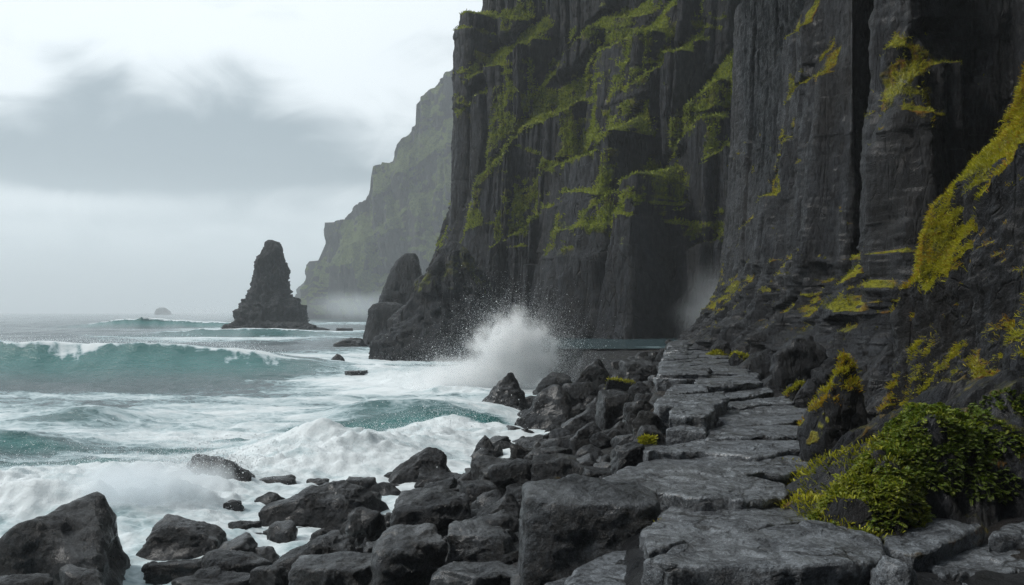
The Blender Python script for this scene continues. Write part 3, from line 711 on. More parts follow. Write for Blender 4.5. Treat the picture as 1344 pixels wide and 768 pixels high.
B(770, 802, 597, 620, 'round', 'stone lying in the shade under the smooth dark boulder', 0.8, level=4)
B(686, 722, 586, 610, 'round', 'round boulder above the flat-topped square one by the foam', 0.8)
B(698, 741, 577, 598, 'round', 'low boulder behind the round one near the foam', 0.8)
B(668, 704, 582, 612, 'round', 'boulder at the foam edge left of the low boulder', 0.8)
B(719, 753, 563, 584, 'round', 'small domed boulder at the tip of the thin foam', 0.8)
B(745, 795, 554, 592, 'ridge', 'sloping rock below the pale leaning slab', 0.8, tilt=1)
B(736, 796, 536, 568, 'ridge', 'pale wet slab leaning up from the water towards the path', 0.7, tilt=1, seed=19)
B(785, 831, 553, 585, 'ridge', 'sloping dark rock just below the path edge blocks', 0.8, tilt=1)
B(802, 844, 569, 592, 'round', 'rounded boulder between sloping rock and mossy square boulder', 0.8)
B(828, 878, 538, 570, 'round', 'rough boulder holding up the left edge of the path steps', 0.8)
B(836, 873, 558, 582, 'round', 'rounded boulder under the edge of the path steps', 0.8)
B(818, 862, 524, 558, 'round', 'weathered boulder leaning on the path edge farther along', 0.8)
B(818, 858, 500, 533, 'round', 'boulder below the far path edge beside the cube-shaped block', 0.8)
# --- the promontory of rocks under the splash
B(615, 706, 489, 545, 'peak', 'peaked twin-topped rock in the surf directly below the splash', 0.7, level=6, seed=8)
B(660, 772, 505, 566, 'peak', 'big dark peaked rock at the water edge in front of the twin-topped rock', 0.7, level=6, seed=29)
B(703, 755, 465, 502, 'round', 'knobbly rock standing farthest back on the point, right of the splash', 0.8, seed=3)
B(702, 752, 489, 520, 'round', 'squat rock below the knobbly one on the point', 0.8)
B(746, 808, 471, 522, 'ridge', 'long rock rising toward the path on the point', 0.8, tilt=1)
B(720, 790, 500, 545, 'round', 'broad shadowed rock in the middle of the point', 0.8)
B(782, 830, 512, 560, 'block', 'cube-shaped dark block standing on edge below the path', 0.9, seed=40, yaw=.1)
B(811, 860, 470, 506, 'block', 'large dark block shoring up the far left edge of the path', 0.9, seed=46, yaw=.05)
B(789, 832, 497, 520, 'round', 'mossy sloping rock under the large block by the far path', 0.8, moss=.4)
B(762, 800, 520, 552, 'round', 'dull rock left of the cube-shaped block', 0.8)
# --- sea rocks farther out
B(417, 459, 464, 486, 'peak', 'small black rock alone in white water left of the rock spur', 0.8, d=62, seed=10, group='rocks awash in the sea', cat='rock', name='sea_rock')
B(452, 482, 486, 496, 'slab', 'low dark rock just breaking the water near the spur foot', 0.7, d=54, group='rocks awash in the sea', cat='rock', name='sea_rock', level=4)
B(438, 482, 443, 458, 'ridge', 'long low rock shelf at the foot of the rounded rock mass', 0.7, d=100, group='rocks awash in the sea', cat='rock', name='sea_rock', tilt=1)
B(440, 464, 430, 438, 'slab', 'far low rock in haze between the stack and the pinnacle', 0.7, d=165, group='rocks awash in the sea', cat='rock', name='sea_rock', level=4)
# --- rocks between the path and the near cliff
T = dict(group='rocks at the cliff foot beside the path', cat='rock', name='rock', mat=M_NEAR)
B(1000, 1042, 484, 513, 'ridge', 'smooth sloping rock where the cliff foot meets the middle of the path', 0.9, tilt=1, **T)
B(1028, 1070, 503, 529, 'ridge', 'low rock with green moss at the right path edge', 0.8, moss=0.8, tilt=1, **T)
B(1040, 1072, 498, 535, 'round', 'upright grey rock behind the low green-mossed rock', 0.8, **T)
B(1050, 1146, 466, 590, 'ridge', 'tall rock capped with bright orange-yellow moss beside the path', 0.8, moss=0.7, level=6, seed=71, d=9.9, sink=.4, tilt=1, yaw=0, **T)
B(1052, 1082, 540, 566, 'round', 'small rock under the tall moss-capped one', 0.8, **T)
B(956, 988, 462, 493, 'round', 'greenish rock at the cliff foot by the far path', 0.9, moss=.55, **T)
B(966, 1030, 458, 498, 'ridge', 'dark lumpy rock at the foot of the far cliff corner', 0.9, moss=.3, **T)
B(930, 962, 446, 478, 'round', 'farthest rock at the right edge of the path', 0.9, moss=.3, **T)
B(1008, 1086, 440, 508, 'ridge', 'steep rock buttress leaning on the cliff below the crevice', 0.8, moss=.25, seed=13, **T)
B(1028, 1106, 610, 668, 'ridge', 'dark wedge-shaped rock at the path edge below the ferns', 0.8, tilt=1, moss=.35, **T)
B(1050, 1076, 646, 668, 'round', 'small dark stone at the toe of the wedge-shaped rock', 0.8, **T)
B(1075, 1108, 585, 614, 'round', 'brownish stone among the first ferns by the path', 0.8, moss=.3, **T)
B(1112, 1156, 660, 688, 'round', 'grey stone peeping out under the drooping ferns', 0.8, **T)
B(1238, 1282, 648, 684, 'round', 'round dark stone at the right end of the ferns', 0.9, **T)
# the bank that carries the ferns: a sloping mass of rock between the path and the crag
bu, bv = np.linspace(0, 1, 150), np.linspace(0, 1, 110)
BU, BV = np.meshgrid(bu, bv, indexing='ij')
bx = 2.25 + 3.6*BU
yf = np.interp(bx, [2.25, 3.05, 3.8, 4.6, 6], [7.02, 6.93, 7.2, 7.4, 7.4]); yc = np.interp(bx, [2.25, 3.56, 4.57, 6], [7.12, 8.0, 8.55, 8.9])
hc = np.interp(bx, [2.25, 2.6, 3.56, 4.57, 6], [2.28, 2.42, 2.92, 3.34, 3.7])
by = yf + (yc + 1.9 - yf)*BV; tt_ = np.clip((by - yf)/(yc - yf + .05), 0, 1)
bz = 2.05 + (hc - 2.05)*np.sin(tt_*np.pi/2)**1.1 - 0.25*np.clip(by - yc, 0, 2) - 0.35*np.clip(0.06 - BU, 0, 1)/0.06
lump = 0.24*fbm(bx*1.5, by*1.5, 0, 3, seed=61) + 0.12*(ridge(bx*3.2, by*3.2, bz*3, 4, seed=62) - .5)
bz = bz + lump; by = by - 0.5*lump
_P = np.stack([bx, by, bz], -1); bank_V = _P.reshape(-1, 3); bank_N = grid_normals(_P).reshape(-1, 3)
fern_bank = tag(obj('rock', bank_V, [grid_faces(150, 110)], M_NEAR, None, True, {'moss': 0.45*sstep(.3, .8, bank_N[:, 2])}),
    'sloping dark rock bank under the ferns, between the path and the crag', 'rock', 'rocks at the cliff foot beside the path')
B(1128, 1218, 730, 800, 'peak', 'pointed grey rock at the bottom edge in front of the right-hand flagstone', 0.9, level=6, seed=61, mat=M_SLAB, group='rocks at the cliff foot beside the path', cat='rock', name='rock')

# small stones that fill the gaps: a few shapes, copied
protos = []
for k, kd in enumerate(('round', 'block', 'round', 'ridge', 'peak', 'round')):
    V, f = rock(kd, (1, 0.8, 0.62), 300 + k, 4)
    protos.append(mesh_data('stone', V - np.array([0, 0, .18]), [f], M_BOULD, True, {'moss': np.zeros(len(V))}))
r_ = np.random.default_rng(4)
cnt = 0
while cnt < 270:
    y = 5.6 + 42*r_.random()**1.7
    xl, xw = np.interp(y, _D, _XL), np.interp(y, _DW, _XW)
    x = xw - 0.5 + (xl - xw + 0.4)*r_.random()
    ppx = CX + F*x/y
    if ppx < 180 or ppx > 1000: continue
    if ZC - (790 - HY)/F*y > terr(x, y) + .2: continue
    s = r_.uniform(0.22, 0.75)*(0.75 + y/50)
    if x > xl - 0.25: s *= .5
    o = bpy.data.objects.new('stone', protos[cnt % 6]); C.objects.link(o)
    o.location = (x, y, float(terr(x, y)) + 0.02*s); o.scale = (s*r_.uniform(.8, 1.3), s*r_.uniform(.8, 1.2), s*r_.uniform(.7, 1.15)); o.rotation_euler = (r_.normal(0, .18), r_.normal(0, .18), r_.uniform(0, 6.28))
    tag(o, 'small black stone filling a gap among the larger shore boulders', 'stone', 'small stones between the shore boulders')
    cnt += 1

tal = []
for k, kd in enumerate(('block', 'ridge', 'block', 'peak', 'round')):
    V, f = rock(kd, (1, 0.85, 0.75), 400 + k, 5)
    tal.append(mesh_data('rock', V - np.array([0, 0, .25]), [f], M_NEAR, True, {'moss': np.zeros(len(V))}))
for k in range(150):
    y = 10.2 + 36*r_.random()**1.4
    off_ = r_.random()**1.3*2.6
    x = np.interp(y, _D, _XR) + 0.15 + off_
    s = r_.uniform(0.3, 0.95)*(0.8 + y/45)*(0.7 + 0.35*off_)
    o = bpy.data.objects.new('rock', tal[k % 5]); C.objects.link(o)
    o.location = (x + .35*s, y, float(terr(x, y)) + 0.12*off_); o.scale = (s*r_.uniform(.8, 1.3), s, s*r_.uniform(.7, 1.2)); o.rotation_euler = (r_.normal(0, .2), r_.normal(-.25, .2), r_.uniform(0, 6.28))
    tag(o, 'broken black rock lying at the cliff foot along the right of the path', 'rock', 'broken rocks along the cliff foot')

# ------------------------------------------------------------------ the flagstone path
def slab(poly, thick, label, off=0.0, seed=0, tilt=(0, 0), group='flagstones of the path', z=None, mossy=0.0, nth=200, nr=46):
    """a flagstone whose worn top is seen inside the photo outline poly"""
    poly = np.array(poly, float)
    cy = poly[:, 1].mean(); zz = 2.35 + off
    if z is None:
        for _ in range(8):
            d = (ZC - zz)/((cy - HY)/F); zz = float(zpath(d)) + off
    else: zz = z
    d = (ZC - zz)/((poly[:, 1] - HY)/F)
    W = np.stack([(poly[:, 0] - CX)/F*d, d], -1)
    c = W.mean(0); q = W - c
    # outline as radius over angle, corners slightly rounded, edge broken by noise
    m = 24
    dense = np.concatenate([np.linspace(q[i], q[(i+1) % len(q)], m, endpoint=False) for i in range(len(q))])
    th = np.linspace(0, 2*np.pi, nth, endpoint=False)
    per = np.linalg.norm(np.diff(np.concatenate([dense, dense[:1]]), axis=0), axis=1); cum = np.concatenate([[0], np.cumsum(per)])
    tt = np.linspace(0, cum[-1], nth, endpoint=False)
    dx = np.interp(tt, cum, np.append(dense[:, 0], dense[0, 0])); dy = np.interp(tt, cum, np.append(dense[:, 1], dense[0, 1]))
    ker = np.array([.25, .5, .25])
    for _ in range(2):
        dx = ker[0]*np.roll(dx, 1) + ker[1]*dx + ker[2]*np.roll(dx, -1); dy = ker[0]*np.roll(dy, 1) + ker[1]*dy + ker[2]*np.roll(dy, -1)
    if np.sum(dx*np.roll(dy, -1) - np.roll(dx, -1)*dy) < 0: dx, dy = dx[::-1], dy[::-1]
    size = math.sqrt(abs(np.ptp(dx)*np.ptp(dy)))
    tx, ty = np.gradient(dx), np.gradient(dy); l = np.hypot(tx, ty) + 1e-9; ox, oy = ty/l, -tx/l
    nse = size*0.035*fbm((dx + c[0])*2.2, (dy + c[1])*2.2, seed, 4, seed=seed)
    dx = dx + ox*nse; dy = dy + oy*nse
    rr = np.concatenate([np.linspace(0.02, 0.96, nr - 8)**0.9, np.linspace(0.967, 1, 8)])
    X = dx[:, None]*rr[None, :]; Y = dy[:, None]*rr[None, :]
    gx_, gy_ = X + c[0], Y + c[1]
    # a flaked surface: thin layers that break off along curving lines
    lay = fbm(gx_*0.9, gy_*0.9, seed*0.37, 4, seed=seed + 2)
    lq = lay*2.4; lf_ = np.floor(lq); step = 0.020*(lf_ + sstep(0.40, 0.60, lq - lf_)) + 0.010*fbm(gx_*2.2, gy_*2.2, 1, 3, seed=9) + 0.006*fbm(gx_*9, gy_*9, 2, 3, seed=10)
    edge = (1 - rr)[None, :]*l.mean()*0 + (1 - rr)[None, :]*np.hypot(dx, dy)[:, None]
    drop = -min(0.03, 0.09*thick)*np.exp(-edge/0.016)
    Z = step*min(1, 0.5 + size*.4) + drop + tilt[0]*X + tilt[1]*Y
    top = np.stack([X, Y, Z], -1)
    ks = np.linspace(0, 1, 9)[1:]
    under = 0.02 + 0.05*size*np.clip(0.5 + fbm(dx*2.3, dy*2.3, 4.0, 3, seed=seed+8), 0, 1)
    side = []
    for t in ks:
        w = 0.03*size*fbm((dx+c[0])*3, (dy+c[1])*3, t*thick*6 + seed, 3, seed=seed+5)
        side.append(np.stack([dx + ox*(w - under*t**2), dy + oy*(w - under*t**2), Z[:, -1] - thick*t], -1))
    P = np.concatenate([top, np.stack(side, 1)], 1)
    n = P.shape[1]; V = P.reshape(-1, 3)
    fc = [grid_faces(nth, n, True)]
    ci = len(V); V = np.concatenate([V, [[0, 0, Z[:, 0].mean()]]])
    i = np.arange(nth); fc.append(np.stack([np.full(nth, ci), i*n, ((i+1) % nth)*n], -1))
    fc[0] = grid_faces(nth, n, True)[:, [0, 3, 2, 1]]
    mo = np.zeros(len(V))
    if mossy:
        mo[:-1] = np.concatenate([np.exp(-edge/0.07), np.ones((nth, 8))*0.7], 1).ravel()*mossy
    o = obj('flagstone', V, fc, M_SLAB, None, True, {'moss': mo}, (c[0], c[1], zz))
    return tag(o, label, 'flagstone', group)

S = slab
S([(845, 732), (904, 709), (981, 692), (1072, 684), (1128, 694), (1160, 704), (1166, 718), (1142, 733), (1054, 742), (950, 744), (882, 744)], .52, 'large cracked flagstone with a thick black front, nearest on the path', 0.02, 1, mossy=.30)
S([(1070, 692), (1100, 680), (1153, 673), (1235, 675), (1290, 691), (1237, 711), (1199, 722), (1168, 715), (1160, 703)], .34, 'wide flagstone reaching right to the crag with rusty moss in its crack', -0.03, 2, mossy=.45)
S([(842, 694), (862, 676), (884, 661), (981, 662), (1031, 661), (1074, 680), (981, 693), (904, 710), (850, 723)], .42, 'flat flagstone with stepped layers behind the thick-fronted nearest slab', -0.06, 3)
S([(872, 646), (931, 627), (990, 624), (1031, 634), (1031, 647), (972, 656), (900, 654)], .26, 'rounded flagstone overhanging the slab with stepped layers', 0.02, 4)
S([(772, 636), (808, 620), (863, 597), (981, 593), (1078, 596), (1076, 606), (1030, 620), (931, 629), (880, 641), (820, 640)], .30, 'widest flagstone, spanning the path behind the huge cubic block', -0.04, 5)
S([(845, 584), (918, 576), (986, 574), (1083, 578), (1086, 584), (992, 596), (920, 590), (849, 592)], .26, 'long flagstone with a wavy front edge, next after the widest one', 0.03, 6, mossy=.2)
S([(926, 566), (952, 559), (1046, 556), (1066, 559), (1040, 574), (929, 576)], .26, 'trapezoid flagstone right of the low step block', 0.04, 7)
S([(937, 546), (942, 537), (1038, 533), (1068, 539), (1063, 547), (1038, 554), (952, 557)], .26, 'smooth square flagstone before the long narrow step', 0.0, 8)
S([(877, 545), (884, 535), (936, 530), (941, 537), (925, 545)], .50, 'blocky raised step stone on the left path edge', 0.26, 9)
S([(874, 564), (900, 556), (928, 557), (928, 565)], .40, 'low step block in front of the raised step stone', 0.12, 10)
S([(856, 528), (875, 518), (951, 515), (956, 525), (940, 530), (863, 531)], .42, 'long thick step jutting out over the left path edge', 0.22, 11)
S([(948, 527), (1030, 518), (1042, 529), (969, 534)], .2, 'thin flagstone by the low mossy rock on the right edge', 0.02, 12)
S([(928, 516), (1003, 508), (1018, 515), (946, 523)], .2, 'narrow flagstone in front of the straight full-width step', 0.0, 13)
S([(872, 514), (884, 506), (926, 504), (931, 514), (880, 517)], .40, 'dark-fronted step on the left just before the straight step', 0.2, 14)
S([(912, 504), (917, 495), (996, 496), (1003, 503), (960, 506), (923, 507)], .22, 'straight full-width step with a dark front halfway along the path', 0.12, 15)
# in front and beside: lower slabs at the bottom edge
S([(738, 760), (760, 738), (800, 724), (850, 716), (852, 752), (846, 790), (760, 790)], .5, 'low pale flagstone at the bottom edge between the huge block and the path', -0.32, 16, group='lower slabs beside the path')
S([(1204, 734), (1240, 716), (1300, 706), (1340, 706), (1400, 712), (1400, 740), (1300, 748), (1236, 752)], .4, 'dark flagstone in the bottom right corner with a chipped front', -0.16, 17, group='lower slabs beside the path')
S([(1240, 764), (1280, 746), (1420, 742), (1420, 800), (1260, 800)], .4, 'lowest flagstone in the bottom right corner at the picture edge', -0.22, 18, group='lower slabs beside the path')
S([(1296, 706), (1320, 690), (1360, 680), (1420, 684), (1420, 706)], .4, 'shaded flagstone right under the crag at the picture edge', -0.05, 19, group='lower slabs beside the path')
S([(700, 790), (716, 764), (742, 756), (790, 760), (800, 790)], .4, 'small flat slab at the bottom edge in front of the huge block', -0.6, 20, group='lower slabs beside the path')
# the far stretch, seen almost edge-on
r_ = np.random.default_rng(11)
ys = [497, 491, 486.5, 482, 478, 474.5, 471, 468, 465, 462.5, 460, 457.5, 455.2, 453, 451, 449.3, 447.8]
for i, y0 in enumerate(ys[:-1]):
    y1 = ys[i+1] - 1.0
    t = (500 - y0)/54
    xl = 866 + 14*t + r_.uniform(-10, 8)*(1 - .6*t); xr = 998 - 68*t + r_.uniform(-4, 4)
    mid = xl + (xr - xl)*r_.uniform(.32, .6)
    for a, b, hi in ((xl, mid, 1), (mid - 1, xr, 0)):
        j = lambda s: r_.uniform(-s, s)
        S([(a, y0 + j(.4)), (a + 3, y1 + j(.3)), (b + 1, y1 + j(.3)), (b, y0 + j(.4)), ((a+b)/2, y0 + .4)], .34 if hi else .2,
          'thin grey flagstone of the far stretch of the path, seen nearly edge-on', (0.10 if hi else 0.0) + r_.uniform(-.05, .06), 40 + i*2 + hi, group='far flagstones of the path', nth=90, nr=16)
# ------------------------------------------------------------------ the sea
nd, na = 1050, 640
dist = np.concatenate([np.geomspace(6.0, 420, 930), np.geomspace(425, 6000, 120)])
az = np.radians(np.linspace(-64, 40, na))
AZ, DI = np.meshgrid(az, dist, indexing='ij')
SX, SY = DI*np.sin(AZ), DI*np.cos(AZ)
def lobes(x, y, L):
    """sum of soft bumps (px, py of centre on the water, half width m, half depth m, height m)"""
    s = 0
    for px, py, wx, wy, a in L:
        d = ZC/((py - HY)/F); cx = (px - CX)/F*d
        s = s + a*np.exp(-((x - cx)/wx)**2 - ((y - d)/wy)**2)
    return s
warpx = SX + 2.0*fbm(SX/14, SY/14, 0.0, 3, seed=14); warpy = SY + 2.5*fbm(SX/16, SY/11, 3.0, 3, seed=15)
Z = np.zeros_like(SX)
def swell(dx, dy, lam, amp, seed):
    ph = (warpx*dx + warpy*dy)/lam*2*np.pi + 2.5*fbm(SX/lam/4, SY/lam/4, 0.0, 2, seed=seed)
    c = 0.5 + 0.5*np.cos(ph)
    return amp*(c**1.8 - 0.35)*(0.6 + 0.6*fbm(SX/lam/3, SY/lam/5, 1.0, 2, seed=seed+1))
fa = sstep(25, 80, DI)*(1 - 0.75*sstep(300, 2500, DI))
Z += fa*(swell(0.35, 0.94, 26, 0.75, 31) + swell(0.55, 0.83, 11, 0.32, 33) + swell(-0.2, 0.97, 6.3, 0.18, 35))
near = 1 - sstep(60, 110, DI)
Z += near*(0.16*swell(0.5, 0.86, 3.6, 1.0, 37) + 0.10*fbm(SX/1.6, SY/0.9, 0.0, 3, seed=38))
Z += (1 - sstep(90, 320, DI))*(0.13*ridge(SX/3.2, SY/1.5, 0.0, 4, seed=39) - 0.07)
Z += (1 - sstep(20, 45, DI))*(0.07*fbm(SX/0.5, SY/0.35, 0, 3, seed=40))
foam = np.zeros_like(SX); teal = np.zeros_like(SX)
OX = np.zeros_like(SX); OY = np.zeros_like(SX)
def breaker(yc, A, lf, lb, lip, fm, seed, tl=1.0, x=None):
    """a wave moving to the camera: steep hollow front, long back, foaming lip"""
    global Z, foam, teal, OY, OX
    u = SY - yc + 1.3*fbm(SX/9, 0.0, seed*1.0, 3, seed=seed)
    a = A*(1 + 0.22*fbm(SX/4.5, 0.0, seed + 3.0, 3, seed=seed+1))
    prof = np.where(u < 0, np.exp(-np.abs(u)/lf), np.exp(-(u/lb)**2))
    hgt = a*prof
    trough = -0.22*a*np.exp(-((u + 2.8*lf)/(1.6*lf))**2)
    Z = Z*(1 - 0.7*np.clip(prof*np.minimum(A, 1), 0, 1)) + hgt + trough
    OY = OY - lip*np.clip(prof, 0, 1)**3*np.clip(a, 0, None)
    ac = np.clip(a/1.2, 0, 1)
    rag = 0.40*fbm(SX/1.1, u/1.4, seed + 2.0, 4, seed=seed+9)
    f = fm*ac*np.exp(-((u - 0.5 + rag)/np.where(u < 0.5, 0.55, 2.0))**2)
    # water pulled up the face leaves long pale streaks
    st = ridge(SX/1.1 + u*0.5, u/7.0, seed + 5.0, 3, seed=seed+2)
    f = f + ac*0.46*sstep(.35, .95, st)*np.exp(-np.clip(-u, 0, None)/(lf*1.9))*(u < 0.5)
    patch = sstep(0.05, 0.32, fbm(SX/6.5, u/9, seed + 9.0, 2, seed=seed+4))
    f = f + ac*0.55*patch*(0.6 + 0.6*fbm(SX/1.3, u/1.6, seed + 4.0, 4, seed=seed+6))*np.exp(-((u + lf*0.45)/(lf*0.75))**2)
    foam = np.maximum(foam, f)
    teal = np.maximum(teal, tl*ac*np.clip(np.exp(-((u + lf*0.6)/(lf*1.1))**2), 0, 1))
    return u
xs = SX
breaker(60 - 0.10*(xs + 32), 2.15*(1 - sstep(-23, -6, xs))*(0.86 + 0.2*sstep(-26, -38, xs)), 3.0, 7.0, 0.12, 0.72, 61)
breaker(238 + 0*xs, 1.9*np.exp(-((xs + 100)/13)**2) + 1.3*np.exp(-((xs + 80)/22)**2), 4.5, 12, 0.8, 1.35, 66)
breaker(150 + 0.05*xs, 1.4*np.exp(-((xs + 45)/18)**2), 4, 8, 0.5, 0.8, 71, 0.7)
breaker(32.5 - 0.12*(xs + 3), 0.85*np.exp(-((xs + 3.4)/3.2)**2), 1.7, 2.6, 0.4, 0.4, 74)
breaker(25 + 0.10*(xs + 8), 0.62*np.exp(-((xs + 5.4)/2.2)**2), 1.3, 2.0, 0.4, 0.4, 77)
breaker(33 + 0.05*xs, 0.55*np.exp(-((xs + 15.5)/2.6)**2), 1.4, 2.2, 0.3, 0.25, 79)
breaker(26.5 + 0*xs, 0.55*np.exp(-((xs + 15.2)/2.4)**2), 1.3, 2.0, 0.3, 0.25, 81)
# broken surf heaped up in front of the shore rocks
bank = [(30, 668, 2.4, 1.6, .85), (120, 656, 2.0, 1.4, 1.15), (215, 660, 1.7, 1.2, 1.15), (280, 680, .9, .6, .4), (160, 634, 3.5, 1.6, .7),
        (360, 606, 1.6, 1.2, .35), (390, 615, 2.0, 1.6, .75), (460, 608, 1.8, 1.4, .85), (520, 588, 1.8, 1.5, .8), (585, 572, 2.0, 2.0, 1.0), (560, 610, 1.0, .9, .4),
        (640, 548, 1.2, 1.6, .45), (610, 515, 2.2, 3.0, .7), (650, 500, 2.0, 3, .6), (-60, 660, 2.5, 1.8, .7), (570, 500, 3, 4, .8), (500, 492, 3, 3, .5)]
bk = lobes(SX, SY, bank)
bk = np.where(bk > 0.6, 0.6 + 0.5*np.tanh((bk - 0.6)/0.5), bk)
bil = 0.55*np.abs(fbm(SX/1.5, SY/1.2, 0.0, 3, seed=90)) + 0.22*np.abs(fbm(SX/0.5, SY/0.42, 0.0, 3, seed=91))
Z += bk*(0.26 + 0.62*bil)
teal_l = lobes(SX, SY, [(545, 562, 3.2, 1.6, 1), (470, 566, 1.5, 1, .6), (620, 560, 1.2, 1.2, .5), (420, 566, 1.2, .6, .8), (105, 549, 2.4, .5, .9), (20, 592, 2.2, .7, 1), (60, 612, 2.2, .6, .8), (330, 580, 1.2, .4, .6), (150, 607, 1.8, .4, .8), (240, 594, 1.5, .4, .6)])
teal = np.clip(np.maximum(teal, teal_l), 0, 1)
# how much of the water is covered with foam
cov = 0.10 + 0.14*(1 - sstep(120, 320, DI)) + 0.12*(1 - sstep(48, 90, DI)) + 0.38*(1 - sstep(30, 58, DI)) - 0.12*(1 - sstep(15, 25, DI))
xw = np.interp(SY, _DW, _XW)
cov = cov + 0.12*np.exp(-np.clip(xw - SX, 0, None)/4.0)*(1 - sstep(60, 110, DI))
cov = cov + 0.5*sstep(-0.1, 0.5, lobes(SX, SY, [(440, 470, 12, 10, .8), (560, 492, 7, 7, 1.0), (620, 500, 6, 6, 1), (450, 438, 28, 18, .9), (355, 445, 22, 10, .7), (300, 432, 16, 14, .7), (250, 422, 24, 20, .6), (460, 425, 40, 40, .9)]))
cov = cov + 0.16*fbm(SX/9, SY/5, 4.0, 3, seed=92)
cov = np.maximum(cov - 0.62*teal*(bk < 0.4), np.maximum(foam, np.clip(bk*1.7, 0, 1)*(0.86 + 0.35*fbm(SX/1.1, SY/0.8, 2.0, 4, seed=97))))
VS = np.stack([SX + OX, SY + OY, Z], -1)
# the rows farther out are stirred together with the near ones: keep the sheet below the shelf by the cove
VS = VS.reshape(-1, 3)

m, t = new_mat('sea_water'); M_SEA = m
pos = t.n('ShaderNodeNewGeometry').outputs['Position']
fo = t.n('ShaderNodeAttribute', attribute_name='foam').outputs['Fac']
te = t.n('ShaderNodeAttribute', attribute_name='teal').outputs['Fac']
dst = t.n('ShaderNodeVectorMath', {0: pos}, operation='LENGTH').outputs['Value']
rotp = t.n('ShaderNodeVectorRotate', {'Vector': pos, 'Angle': 0.22}, rotation_type='Z_AXIS').outputs[0]
wp = t.vadd(rotp, t.vmul(t.n('ShaderNodeVectorMath', {0: t.noise(rotp, 0.35, 4, 0.55, 0, out=1), 1: (0.5, 0.5, 0.5)}, operation='SUBTRACT').outputs[0], (3.0, 2.2, 0)))
st = t.vmul(wp, (0.42, 1.0, 0.0))
n1 = t.noise(st, 0.8, 8, 0.62, 0.8)
n2 = t.noise(t.vmul(wp, (0.22, 1.0, 0)), 0.32, 5, 0.6, 0.5)
vor = t.n('ShaderNodeTexVoronoi', {'Vector': st, 'Scale': 1.5}, feature='DISTANCE_TO_EDGE').outputs[0]
lace = t.math('SUBTRACT', 1.0, t.ramp(vor, 0.0, 0.16))
vor2 = t.n('ShaderNodeTexVoronoi', {'Vector': st, 'Scale': 5.0}, feature='DISTANCE_TO_EDGE').outputs[0]
lace2 = t.math('SUBTRACT', 1.0, t.ramp(vor2, 0.0, 0.2))
pat = t.math('ADD', t.math('MULTIPLY', n1, 0.62), t.math('MULTIPLY', n2, 0.42))
pat = t.math('ADD', pat, t.math('ADD', t.math('MULTIPLY', lace, 0.07), t.math('MULTIPLY', lace2, 0.05)))
val = t.math('ADD', pat, t.math('MULTIPLY', t.math('SUBTRACT', fo, 0.5), 0.85))
mask = t.ramp(val, 0.52, 0.74)
chop = t.noise(t.vmul(rotp, (0.5, 1.0, 1.0)), 1.7, 6, 0.6, 0.4)
fine = t.noise(t.vmul(rotp, (0.6, 1.0, 1.0)), 9.0, 4, 0.6, 0.2)
wcol = t.mix(te, (0.035, 0.062, 0.070), (0.008, 0.115, 0.11))
wcol = t.mix(t.math('MULTIPLY', t.ramp(mask, 0.0, 0.5), 0.35), wcol, (0.10, 0.18, 0.19))
hb = t.math('ADD', chop, t.math('MULTIPLY', fine, 0.22))
bw = t.n('ShaderNodeBump', {'Strength': 0.8, 'Distance': 0.18, 'Height': hb})
water = t.n('ShaderNodeBsdfPrincipled', {'Base Color': wcol, 'Roughness': 0.16, 'IOR': 1.33, 'Normal': bw.outputs[0]})
fb = t.noise(pos, 11.0, 6, 0.7)
bf = t.n('ShaderNodeBump', {'Strength': 0.6, 'Distance': 0.10, 'Height': t.math('ADD', t.math('MULTIPLY', val, 0.8), t.math('MULTIPLY', fb, 0.5))})
fcol = t.mix(t.ramp(t.math('ADD', val, t.math('MULTIPLY', fb, 0.12)), 0.60, 1.0), (0.26, 0.37, 0.40), (0.66, 0.71, 0.73))
foamb = t.n('ShaderNodeBsdfPrincipled', {'Base Color': fcol, 'Roughness': 0.85, 'Normal': bf.outputs[0], 'Specular IOR Level': 0.2, 'Subsurface Weight': 0.0})
mx = t.n('ShaderNodeMixShader', {0: mask, 1: water.outputs[0], 2: foamb.outputs[0]})
t.n('ShaderNodeOutputMaterial', {'Surface': mx.outputs[0]})
o = obj('sea', VS, [grid_faces(na, nd)[:, [0, 3, 2, 1]]], M_SEA, None, True, {'foam': np.clip(cov, 0, 2).ravel(), 'teal': teal.ravel()})
tag(o, 'stormy teal and grey sea streaked with white foam', 'sea', kind='structure')

# ------------------------------------------------------------------ spray
m, t = new_mat('spray_drops'); M_SPRAY = m
b = t.n('ShaderNodeBsdfDiffuse', {'Color': (0.92, 0.94, 0.95, 1)}); tr = t.n('ShaderNodeBsdfTranslucent', {'Color': (0.92, 0.94, 0.95, 1)})
mx = t.n('ShaderNodeMixShader', {0: 0.5, 1: b.outputs[0], 2: tr.outputs[0]}); t.n('ShaderNodeOutputMaterial', {'Surface': mx.outputs[0]})
_T = np.array([[1, 1, 1], [1, -1, -1], [-1, 1, -1], [-1, -1, 1]])/1.7
_TF = np.array([[0, 1, 2], [0, 3, 1], [0, 2, 3], [1, 3, 2]])
def drops(name, P, size, label, group='spray thrown up by the breaking waves', parent=None, seed=0):
    r = np.random.default_rng(seed); n = len(P)
    s = size*np.exp(r.normal(0, 0.55, n))
    e = r.normal(0, 1, (n, 1, 3))*0.5
    V = (P[:, None, :] + (_T[None] + e*0.3)*s[:, None, None]).reshape(-1, 3)
    f = (np.arange(n)[:, None, None]*4 + _TF[None]).reshape(-1, 3)
    o = obj(name, V, [f], M_SPRAY, parent, False)
    if parent is None: tag(o, label, 'spray', group, 'stuff')
    return o

